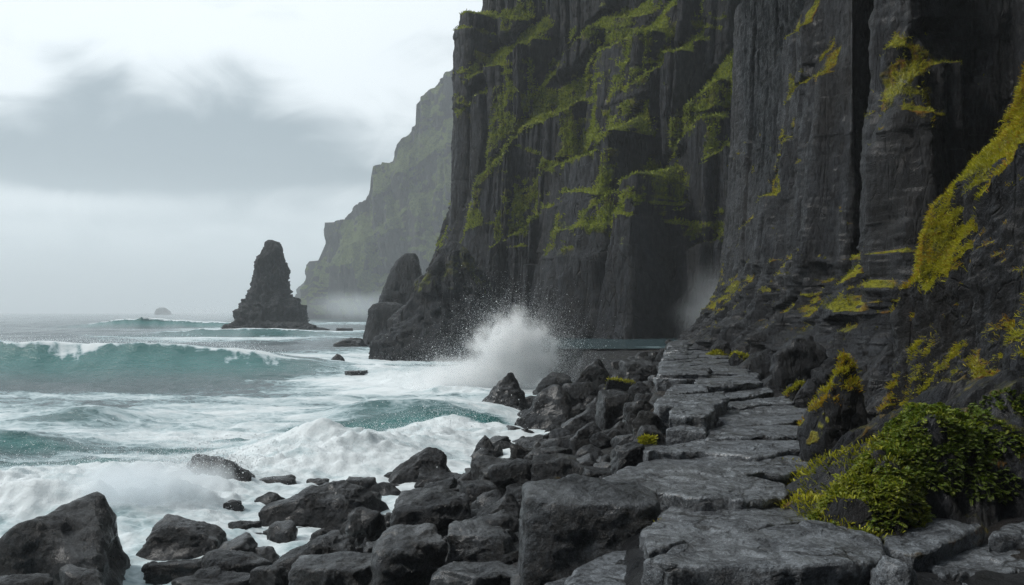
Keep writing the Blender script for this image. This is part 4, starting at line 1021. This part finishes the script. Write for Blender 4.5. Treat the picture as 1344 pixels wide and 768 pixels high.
def jet(n, base, spread, vel, vs, seed, g=9.8, tmax=1.2, clump=0.35, drift=(0, 0, 0), tmin=0.02):
    """drops on ballistic arcs, thrown in fingers"""
    r = np.random.default_rng(seed)
    k = 60
    fd = np.array(vel)[None] + r.normal(0, 1, (k, 3))*np.array(vs)[None]
    fi = r.integers(0, k, n)
    v = fd[fi] + r.normal(0, clump, (n, 3))
    v *= r.uniform(0.25, 1.05, (n, 1))**0.6
    tt = r.uniform(tmin, 1, n)[:, None]*tmax
    p = np.array(base)[None] + r.normal(0, 1, (n, 3))*np.array(spread)[None] + v*tt + np.array(drift)[None]*tt + np.array([0, 0, -0.5*g])[None]*tt**2
    return p[p[:, 2] > -0.1]

def fog(name, centre, radii, dens, nscale, label, seed, aniso=0.3, power=1.0, lo=0.42, hi=0.72, up=0.0, color=(0.93, 0.96, 0.98)):
    """a puff of spray fine enough to read as vapour"""
    m, t = new_mat(name + '_vapour')
    ob = t.n('ShaderNodeTexCoord').outputs['Object']
    r2 = t.n('ShaderNodeVectorMath', {0: ob}, operation='LENGTH').outputs['Value']
    nz = t.noise(t.vadd(t.vmul(ob, tuple(nscale*r/max(radii) for r in radii)), (seed*3.1, seed*1.7, 0)), 1.0, 5, 0.62, 0.6)
    fall = t.math('SUBTRACT', 1.0, t.ramp(r2, 0.15, 0.98))
    body = t.ramp(t.math('ADD', nz, t.math('MULTIPLY', t.math('SUBTRACT', fall, 0.5), 0.45)), lo, hi)
    zc = t.n('ShaderNodeSeparateXYZ', {0: ob}).outputs['Z']
    low = t.n('ShaderNodeMapRange', {0: zc, 1: -1.0, 2: 1.0, 3: 1.0, 4: 1.0 - up}).outputs[0]
    de = t.math('MULTIPLY', t.math('MULTIPLY', t.math('MULTIPLY', body, fall), low), dens)
    v = t.n('ShaderNodeVolumePrincipled', {'Color': (*color, 1), 'Density': de, 'Anisotropy': aniso})
    t.n('ShaderNodeOutputMaterial', {'Volume': v.outputs[0]})
    V, f = ico(4)
    V = V*(1 + 0.10*fbm(V[:, 0]*1.5 + seed, V[:, 1]*1.5, V[:, 2]*1.5, 2, seed=seed))[:, None]
    me = mesh_data(name, V, [f], m, True)
    o = bpy.data.objects.new(name, me); C.objects.link(o); o.location = centre; o.scale = radii
    tag(o, label, 'mist', 'mist and spray vapour', 'stuff')
    return o

# the great splash on the point
pb = ray(676, 505, 46)
J = np.concatenate([
    jet(150000, ray(672, 500, 46), (1.1, 1.2, .3), (0.3, 0.0, 7.4), (1.35, 1.0, 1.7), 1, tmax=1.15, tmin=.34),
    jet(45000, ray(700, 498, 46), (0.9, .8, .3), (1.1, 0, 5.4), (1.2, .8, 1.3), 2, tmax=1.0, tmin=.34),
    jet(55000, ray(630, 502, 46), (1.3, .9, .3), (-1.2, 0, 4.6), (1.1, .9, 1.2), 3, tmax=.9, tmin=.3),
    jet(24000, ray(590, 498, 48), (1.6, 1, .3), (-.8, 0, 3.2), (.9, .8, .9), 4, tmax=.75, tmin=.3),
    jet(14000, ray(540, 492, 55), (2.6, 1, .2), (-.3, 0, 3.0), (.8, .8, .8), 5, tmax=.7)])
drops('spray', J, 0.0062, 'tall white splash bursting over the rocks of the point', seed=1)
fog('spray_mist', ray(674, 466, 46), (3.4, 1.6, 3.5), 5.0, 4.6, 'white heart of the tall splash on the point', 1, up=.35, lo=.36, hi=.62, aniso=0.0, color=(.995, .998, 1))
fog('spray_mist', ray(615, 500, 46), (5.0, 1.8, 1.9), 3.0, 4.6, 'white vapour thrown low to the left of the tall splash', 2, up=.5, lo=.36, hi=.62, aniso=0.0, color=(.995, .998, 1))
# a film of water lies on the wet ledge in the cove
px_, py_ = np.linspace(2, 26, 120), np.linspace(51, 100, 160)
PX, PY = np.meshgrid(px_, py_, indexing='ij')
PZ = 1.90 + 0.015*fbm(PX, PY, 0, 3, seed=3)
fm_ = 0.22 + 0.30*fbm(PX/5, PY/9, 0, 3, seed=7) + 0.25*np.exp(-((PY - 78 - 3*pn(PX/4, 0, 0))/3.5)**2) + 0.2*np.exp(-((PY - 55 - 1.5*pn(PX/3, 1, 0))/2.5)**2)
tag(obj('water', np.stack([PX, PY, PZ], -1).reshape(-1, 3), [grid_faces(120, 160)[:, [0, 1, 2, 3]]], M_SEA, None, True, {'foam': fm_.ravel(), 'teal': np.zeros(PX.size)}), 'shallow water lying on the ledge in the cove', 'water', kind='structure')
# surf thrown up along the shore rocks
rs = np.random.default_rng(3)
Q = []
for px, py, wx, wy, a in bank[:15]:
    d = ZC/((py - HY)/F); n = int(2600*a*wx/1.6)
    Q.append(jet(n, ((px - CX)/F*d, d, 0.45*a), (wx*.55, wy*.5, .15*a), (0.1, -.2, 2.6*a**.5), (.8, .7, 1.0), 200 + int(px), tmax=.55, clump=.5))
drops('spray', np.concatenate(Q[:5]), 0.0048, 'white spray flying off the surf behind the big peaked boulder', seed=2)
drops('spray', np.concatenate(Q[5:]), 0.0065, 'white spray along the surf in front of the boulder field', seed=3)
drops('spray', jet(6000, ray(262, 612, 20.5), (.55, .3, .1), (.5, 0, 2.2), (.9, .4, .8), 30, tmax=.5), 0.007, 'fine drops thrown over the awash rock by the surf', seed=4)
# spindrift off the crest of the rolling wave
n = 9000; xx = rs.uniform(-46, -15, n); yy = 60 - 0.10*(xx + 32) + rs.normal(0.3, .5, n)
drops('spray', np.stack([xx + rs.normal(0, .3, n), yy, 1.95*(1 - sstep(-23, -6, xx)) + np.abs(rs.normal(0, .22, n))], -1), 0.010, 'thin spindrift along the crest of the long teal wave', seed=5)
fog('spray_mist', ray(190, 640, 17.5) + np.array([0, 0, .1]), (3.6, 1.3, .85), 3.2, 4.2, 'white vapour boiling off the surf behind the big peaked boulder', 11, up=.6)
fog('spray_mist', ray(470, 590, 25), (4.2, 1.8, .8), 2.0, 4.2, 'white vapour over the surf before the centre boulders', 12, up=.6)
# mist hanging at the cliff feet
fog('mist', ray(835, 432, 88), (14, 7, 3.6), 0.16, 2.6, 'low mist over the cove at the foot of the great cliff', 5, up=.6, lo=.30, hi=.75)
fog('mist', ray(938, 405, 62), (4.5, 6.0, 5.0), 0.10, 2.4, 'pale mist rising in the gap behind the far end of the path', 6, up=.35, lo=.32, hi=.75)
fog('mist', ray(470, 402, 330), (30, 20, 10), 0.05, 2.6, 'bank of sea mist at the foot of the distant headland', 7, up=.5, lo=.30, hi=.75)
fog('mist', ray(268, 413, 300), (26, 14, 4.6), 0.045, 3.0, 'spray haze over the far breakers left of the sea stack', 8, up=.5, lo=.32, hi=.75)

# ------------------------------------------------------------------ ferns and moss cushions
def fern(name, label, pts, nrm, n, length, seed, group='ferns below the crag', tone=(0.1, 0.9)):
    r = np.random.default_rng(seed)
    ok = fbm(pts[:, 0]*2.1, pts[:, 1]*2.1, pts[:, 2]*2.1, 3, seed=41) > -0.13
    if ok.sum() > 30: pts, nrm = pts[ok], nrm[ok]
    k = r.integers(0, len(pts), n); p = pts[k]; nn = nrm[k]
    d = nn*0.6 + np.array([-.12, -.2, 0.65]) + r.normal(0, .5, (n, 3)); d /= np.linalg.norm(d, axis=1, keepdims=True)
    L = length*r.uniform(.5, 1.2, n)*np.where(r.random(n) < .10, r.uniform(1.3, 2.0, n), 1)
    nl = 10
    V = []; tn = []
    t_ = (np.arange(nl) + .8)/nl
    side0 = np.cross(d, np.array([0, 0, 1.0]) + r.normal(0, .25, (n, 3))); side0 /= np.linalg.norm(side0, axis=1, keepdims=True) + 1e-9
    droop = r.uniform(.35, .9, n)
    base_t = np.clip(tone[0] + (tone[1] - tone[0])*(0.5 + 0.55*fbm(p[:, 0]*1.6, p[:, 1]*1.6, p[:, 2]*1.6, 3, seed=6)) + r.normal(0, .12, n), 0, 1)
    def at(u): return p + d*(L*u)[:, None] + np.array([0, 0, -1.0])*(L*droop*u**2*.75)[:, None]
    for q, u in enumerate(t_):
        c = at(np.full(n, u)); c2 = at(np.full(n, min(1.05, u + .12))); ax = c2 - c; ax /= np.linalg.norm(ax, axis=1, keepdims=True) + 1e-9
        pw = L*0.26*np.sin(np.pi*min(.97, .18 + .80*u))**.8 + .004
        for sg in (-1, 1):
            dirv = side0*sg*.9 + ax*.55 + np.array([0, 0, -.15]) + r.normal(0, .12, (n, 3))
            dirv /= np.linalg.norm(dirv, axis=1, keepdims=True)
            tip = c + dirv*pw[:, None]; mid = c + dirv*(pw*.5)[:, None]; wv = ax*(pw*.17 + .0015)[:, None]
            V.append(np.stack([c, mid + wv, tip, mid - wv], 1)); tn.append(np.repeat(np.clip(base_t + r.normal(0, .06, n) + .12*u, 0, 1)[:, None], 4, 1))
    V = np.concatenate(V).reshape(-1, 3); tn = np.concatenate(tn).ravel()
    e = empty(name, tuple(p.mean(0)))
    off = p.mean(0)
    obj('foliage', V - off, [np.arange(len(V)).reshape(-1, 4)], M_FERN, e, True, {'tone': tn})
    us = np.linspace(0, 1, 5); w = .004
    S_ = np.stack([np.stack([at(np.full(n, u)) - side0*w, at(np.full(n, u)) + side0*w], 1) for u in us], 1).reshape(-1, 3)
    b_ = np.arange(n)[:, None]*10
    fcs = [b_ + np.array([[2*q, 2*q+1, 2*q+3, 2*q+2]]) for q in range(4)]
    obj('stems', S_ - off, [np.concatenate(fcs)], M_STEM, e, True)['kind'] = 'stuff'
    return tag(e, label, 'fern', group)

def surf_pts(objs, c, rad, up=-0.1):
    P, N = [], []
    for (V, Nn) in objs:
        dd = np.linalg.norm((V - c)/np.array(rad), axis=1); s_ = (dd < 1) & (Nn[:, 2] > up)
        P.append(V[s_]); N.append(Nn[s_])
    return np.concatenate(P), np.concatenate(N)
def hitpt(px, py, srcs):
    """nearest surface point along a sight line, used as the seat of a plant"""
    best = None
    for V, Nn in srcs:
        ok = (V[:, 1] > 4)
        a = CX + F*V[:, 0]/np.maximum(V[:, 1], .5) - px; b = HY + F*(ZC - V[:, 2])/np.maximum(V[:, 1], .5) - py
        s_ = ok & (a*a + b*b < 12**2)
        if s_.any():
            i = np.where(s_)[0][np.argmin(V[s_, 1])]
            if best is None or V[i, 1] < best[1]: best = V[i]
    return best
SRC = [(bank_V, bank_N), (VE, NE)]
FERNS = [
 ('broad upper clump of ferns spreading over the top of the rock bank', 1225, 535, (.55, .7, .36), 800, .11, (0.25, .95)),
 ('yellow-green fern clump nearest the path, trailing down its rock', 1130, 600, (.42, .5, .30), 620, .10, (.5, 1)),
 ('low fern clump drooping onto the flagstone at the left end of the bank', 1100, 660, (.48, .5, .22), 700, .095, (.45, 1)),
 ('bright green fern clump in the middle of the bank above a dark hollow', 1180, 585, (.36, .45, .28), 560, .11, (.3, .85)),
 ('fern clump hanging over the wide right-hand flagstone', 1215, 645, (.40, .5, .25), 640, .10, (.4, .95)),
 ('sparse dark fern clump under the crag at the picture edge', 1300, 600, (.42, .5, .34), 300, .11, (.1, .7)),
 ('green fern clump high on the right against the crag face', 1325, 545, (.40, .45, .30), 420, .11, (.2, .9)),
]
for i, (lab, px, py, rad, n, L, tone) in enumerate(FERNS):
    c = hitpt(px, py, SRC)
    if c is None: print('no seat for fern', lab); continue
    P_, N__ = surf_pts(SRC, c, rad)
    if len(P_) > 20: fern('fern', lab, P_, N__, int(n*3.0), L*0.56, 100 + i, tone=tone)
    else: print('few points', lab, len(P_))

# moss cushions: a low mound with its blades
def cushion(px, py, wpx, hpx, label, d=None, seed=0, tone=(.2, .9), L=.07):
    dd = d if d is not None else ground_at(px, py)
    c = ray(px, py, dd + .1); w = wpx/F*dd; h = hpx/F*dd
    V, f = rock('round', (w, w*.8, h*1.3), 700 + seed, 4, rough=1.2)
    V = V + c - np.array([0, 0, h*.35])
    N = mesh_normals(V, f)
    e = empty('moss_cushion', tuple(c))
    obj('mound', V - c, [f], M_NEAR, e, True, {'moss': np.ones(len(V))})
    s_ = N[:, 2] > -.2
    tufts('moss', V[s_] - c, N[s_], 2600, L, M_TUFT, e, seed, .5, .2, .13, tone)
    return tag(e, label, 'moss', 'moss cushions along the path')
cushion(1043, 628, 34, 18, 'bright lime moss cushion on the flagstone edge before the wedge-shaped rock', seed=1, tone=(.35, .9))
cushion(1050, 577, 24, 10, 'little moss cushion in the seam by the tall moss-capped rock', seed=2)
cushion(850, 585, 16, 9, 'small olive moss tuft at the left path edge', seed=3, tone=(.1, .7))
cushion(944, 478, 26, 16, 'green moss cushion on the right edge of the far path', seed=4, tone=(.1, .6), L=.16)
cushion(1046, 506, 34, 11, 'green moss cushion spilling between the rocks by the middle of the path', seed=5, tone=(.15, .7), L=.12)
cushion(868, 707, 12, 14, 'small yellow moss tuft in the gap by the huge cubic block', seed=6, tone=(.4, .95), L=.05)

# the bright moss caps and moss on rocks that carry it
for (o_, V, f, N, mo) in made:
    if mo.max() > .3:
        big = 'capped' in o_['label']
        s_ = (mo > .35) & (N[:, 2] > .5)
        if s_.sum() > 30:
            dd = o_.location.y
            tufts('moss', V[s_], N[s_], 3200 if big else 1500, .0036*dd, M_TUFT, o_, int(dd*10), .5, .3, .13, (.45, 1.1) if 'capped' in o_['label'] else (.1, .7))
s_ = (bank_N[:, 2] > .45) & (bank_V[:, 0] < 3.5)
tufts('moss', bank_V[s_], bank_N[s_], 5000, .05, M_TUFT, fern_bank, 77, .5, .2, .13, (.0, .7))
# ------------------------------------------------------------------ air, sky, sun, camera
m, t = new_mat('sea_air')
v = t.n('ShaderNodeVolumePrincipled', {'Color': (0.90, 0.95, 0.98, 1), 'Density': 0.0006, 'Anisotropy': 0.2})
t.n('ShaderNodeOutputMaterial', {'Volume': v.outputs[0]})
x0, x1, y0, y1, z0, z1 = -6100, 6100, -60, 6100, -4.5, 215
Vh = np.array([[x, y, z] for z in (z0, z1) for y in (y0, y1) for x in (x0, x1)], float)
fh = np.array([[0, 2, 3, 1], [4, 5, 7, 6], [0, 1, 5, 4], [2, 6, 7, 3], [0, 4, 6, 2], [1, 3, 7, 5]])
tag(obj('haze', Vh, [fh], m, None, False), 'pale sea haze filling the air', 'haze', kind='stuff')

SUN_EL, SUN_AZ = math.radians(46), math.radians(-98)   # azimuth from +y (away from the camera) towards -x (left)
w = bpy.data.worlds.new('World'); sc.world = w; w.use_nodes = True
t = NT(w.node_tree)
sky = t.n('ShaderNodeTexSky', sky_type='NISHITA', sun_disc=False, sun_elevation=SUN_EL, sun_rotation=SUN_AZ)
g = t.n('ShaderNodeNewGeometry').outputs['Incoming']
g = t.n('ShaderNodeTexCoord').outputs['Generated']
sep = t.n('ShaderNodeSeparateXYZ', {0: g}); X, Y, Zn = sep.outputs
# cloud layer: directions projected so that banks flatten towards the horizon
inv = t.math('DIVIDE', 1.0, t.math('ADD', t.math('MAXIMUM', Zn, 0.0), 0.16))
cv = t.n('ShaderNodeCombineXYZ', {0: t.math('MULTIPLY', X, inv), 1: t.math('MULTIPLY', t.math('MULTIPLY', Y, inv), 0.55), 2: 0.0}).outputs[0]
n1 = t.noise(cv, 0.9, 6, 0.5, 0.35)
n2 = t.noise(t.vmul(g, (1.0, 1.0, 2.6)), 3.4, 5, 0.5, 0.5)
def blob(px, py, sx, sy, a, soft=1.0):
    v = np.array([(px - CX)/F, 1.0, -(py - HY)/F])
    az0, el0 = math.atan2(v[0], v[1]), math.atan2(v[2], math.hypot(v[0], v[1]))
    A = t.math('ARCTAN2', X, Y); E = t.math('ARCSINE', Zn)
    da = t.math('DIVIDE', t.math('SUBTRACT', A, az0), sx/F); de = t.math('DIVIDE', t.math('SUBTRACT', E, el0), sy/F)
    r2 = t.math('ADD', t.math('MULTIPLY', da, da), t.math('MULTIPLY', de, de))
    return t.math('MULTIPLY', t.math('EXPONENT', t.math('MULTIPLY', r2, -1.0)), a)
n3 = t.noise(t.vmul(g, (1.0, 1.0, 1.9)), 8.5, 6, 0.55, 0.8)
val = t.math('ADD', t.math('MULTIPLY', n1, 0.45), t.math('ADD', t.math('MULTIPLY', n2, 0.45), t.math('MULTIPLY', t.math('SUBTRACT', n3, 0.28), 0.5)))
for b_ in [(200, 175, 190, 75, -.20), (380, 190, 170, 70, -.16), (110, 95, 50, 40, -.10), (60, 215, 160, 35, -.16), (300, 228, 260, 22, -.12),
           (10, 105, 45, 45, .20), (200, 10, 200, 40, .14), (430, 90, 60, 60, .12), (520, 30, 120, 60, .03), (380, 250, 120, 16, .10), (90, 262, 140, 14, .08), (250, 340, 420, 60, -.02)]:
    val = t.math('ADD', val, blob(*b_))
cl_ = t.mix(t.ramp(val, 0.26, 0.62), (0.215, 0.27, 0.305), (0.75, 0.805, 0.835))
# unseen sky behind the camera dimmed on purpose so camera-facing rock stays dark
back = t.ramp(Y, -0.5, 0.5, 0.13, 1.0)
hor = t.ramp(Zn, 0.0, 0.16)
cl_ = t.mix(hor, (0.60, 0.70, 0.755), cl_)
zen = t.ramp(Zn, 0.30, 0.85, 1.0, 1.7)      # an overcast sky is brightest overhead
side = t.ramp(X, -0.3, 0.9, 1.0, 0.55)  # sky dimmed towards the right too, for stronger directional contrast
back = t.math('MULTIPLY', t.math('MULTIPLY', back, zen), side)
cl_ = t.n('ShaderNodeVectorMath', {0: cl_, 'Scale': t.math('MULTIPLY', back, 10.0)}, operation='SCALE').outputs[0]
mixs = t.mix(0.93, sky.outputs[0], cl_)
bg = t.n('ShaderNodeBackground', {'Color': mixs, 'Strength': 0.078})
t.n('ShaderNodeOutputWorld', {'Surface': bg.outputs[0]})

sd = bpy.data.lights.new('sun', 'SUN'); sd.energy = 1.5; sd.angle = math.radians(11); sd.color = (1.0, 0.97, 0.92)
so = bpy.data.objects.new('sun', sd); C.objects.link(so)
dirv = Vector((math.sin(SUN_AZ)*math.cos(SUN_EL), math.cos(SUN_AZ)*math.cos(SUN_EL), math.sin(SUN_EL)))
so.rotation_euler = dirv.to_track_quat('Z', 'Y').to_euler(); so.location = dirv*50 + Vector((0, 0, 20))

cam = bpy.data.cameras.new('camera'); co = bpy.data.objects.new('camera', cam); C.objects.link(co)
co.location = (0, 0, ZC); co.rotation_euler = (math.radians(90), 0, 0)
cam.sensor_width = 36; cam.sensor_fit = 'HORIZONTAL'; cam.lens = 36*F/1344.0
cam.shift_y = (HY - 384)/1344.0; cam.clip_start = 0.05; cam.clip_end = 40000
sc.camera = co

sc.render.engine = 'CYCLES'
cy = sc.cycles
cy.use_denoising = True
try: cy.denoiser = 'OPENIMAGEDENOISE'; cy.denoising_input_passes = 'RGB_ALBEDO_NORMAL'; cy.denoising_prefilter = 'NONE'
except Exception: pass
cy.max_bounces = 12; cy.diffuse_bounces = 6; cy.glossy_bounces = 2; cy.transmission_bounces = 2; cy.volume_bounces = 12; cy.transparent_max_bounces = 12
cy.caustics_reflective = False; cy.caustics_refractive = False
cy.volume_step_rate = 1.0; cy.volume_max_steps = 256
cy.sample_clamp_indirect = 4
vs = sc.view_settings; sc.display_settings.display_device = 'sRGB'
vs.view_transform = 'Standard'; vs.look = 'None'; vs.exposure = 0.95; vs.gamma = 1.0; vs.use_curve_mapping = False
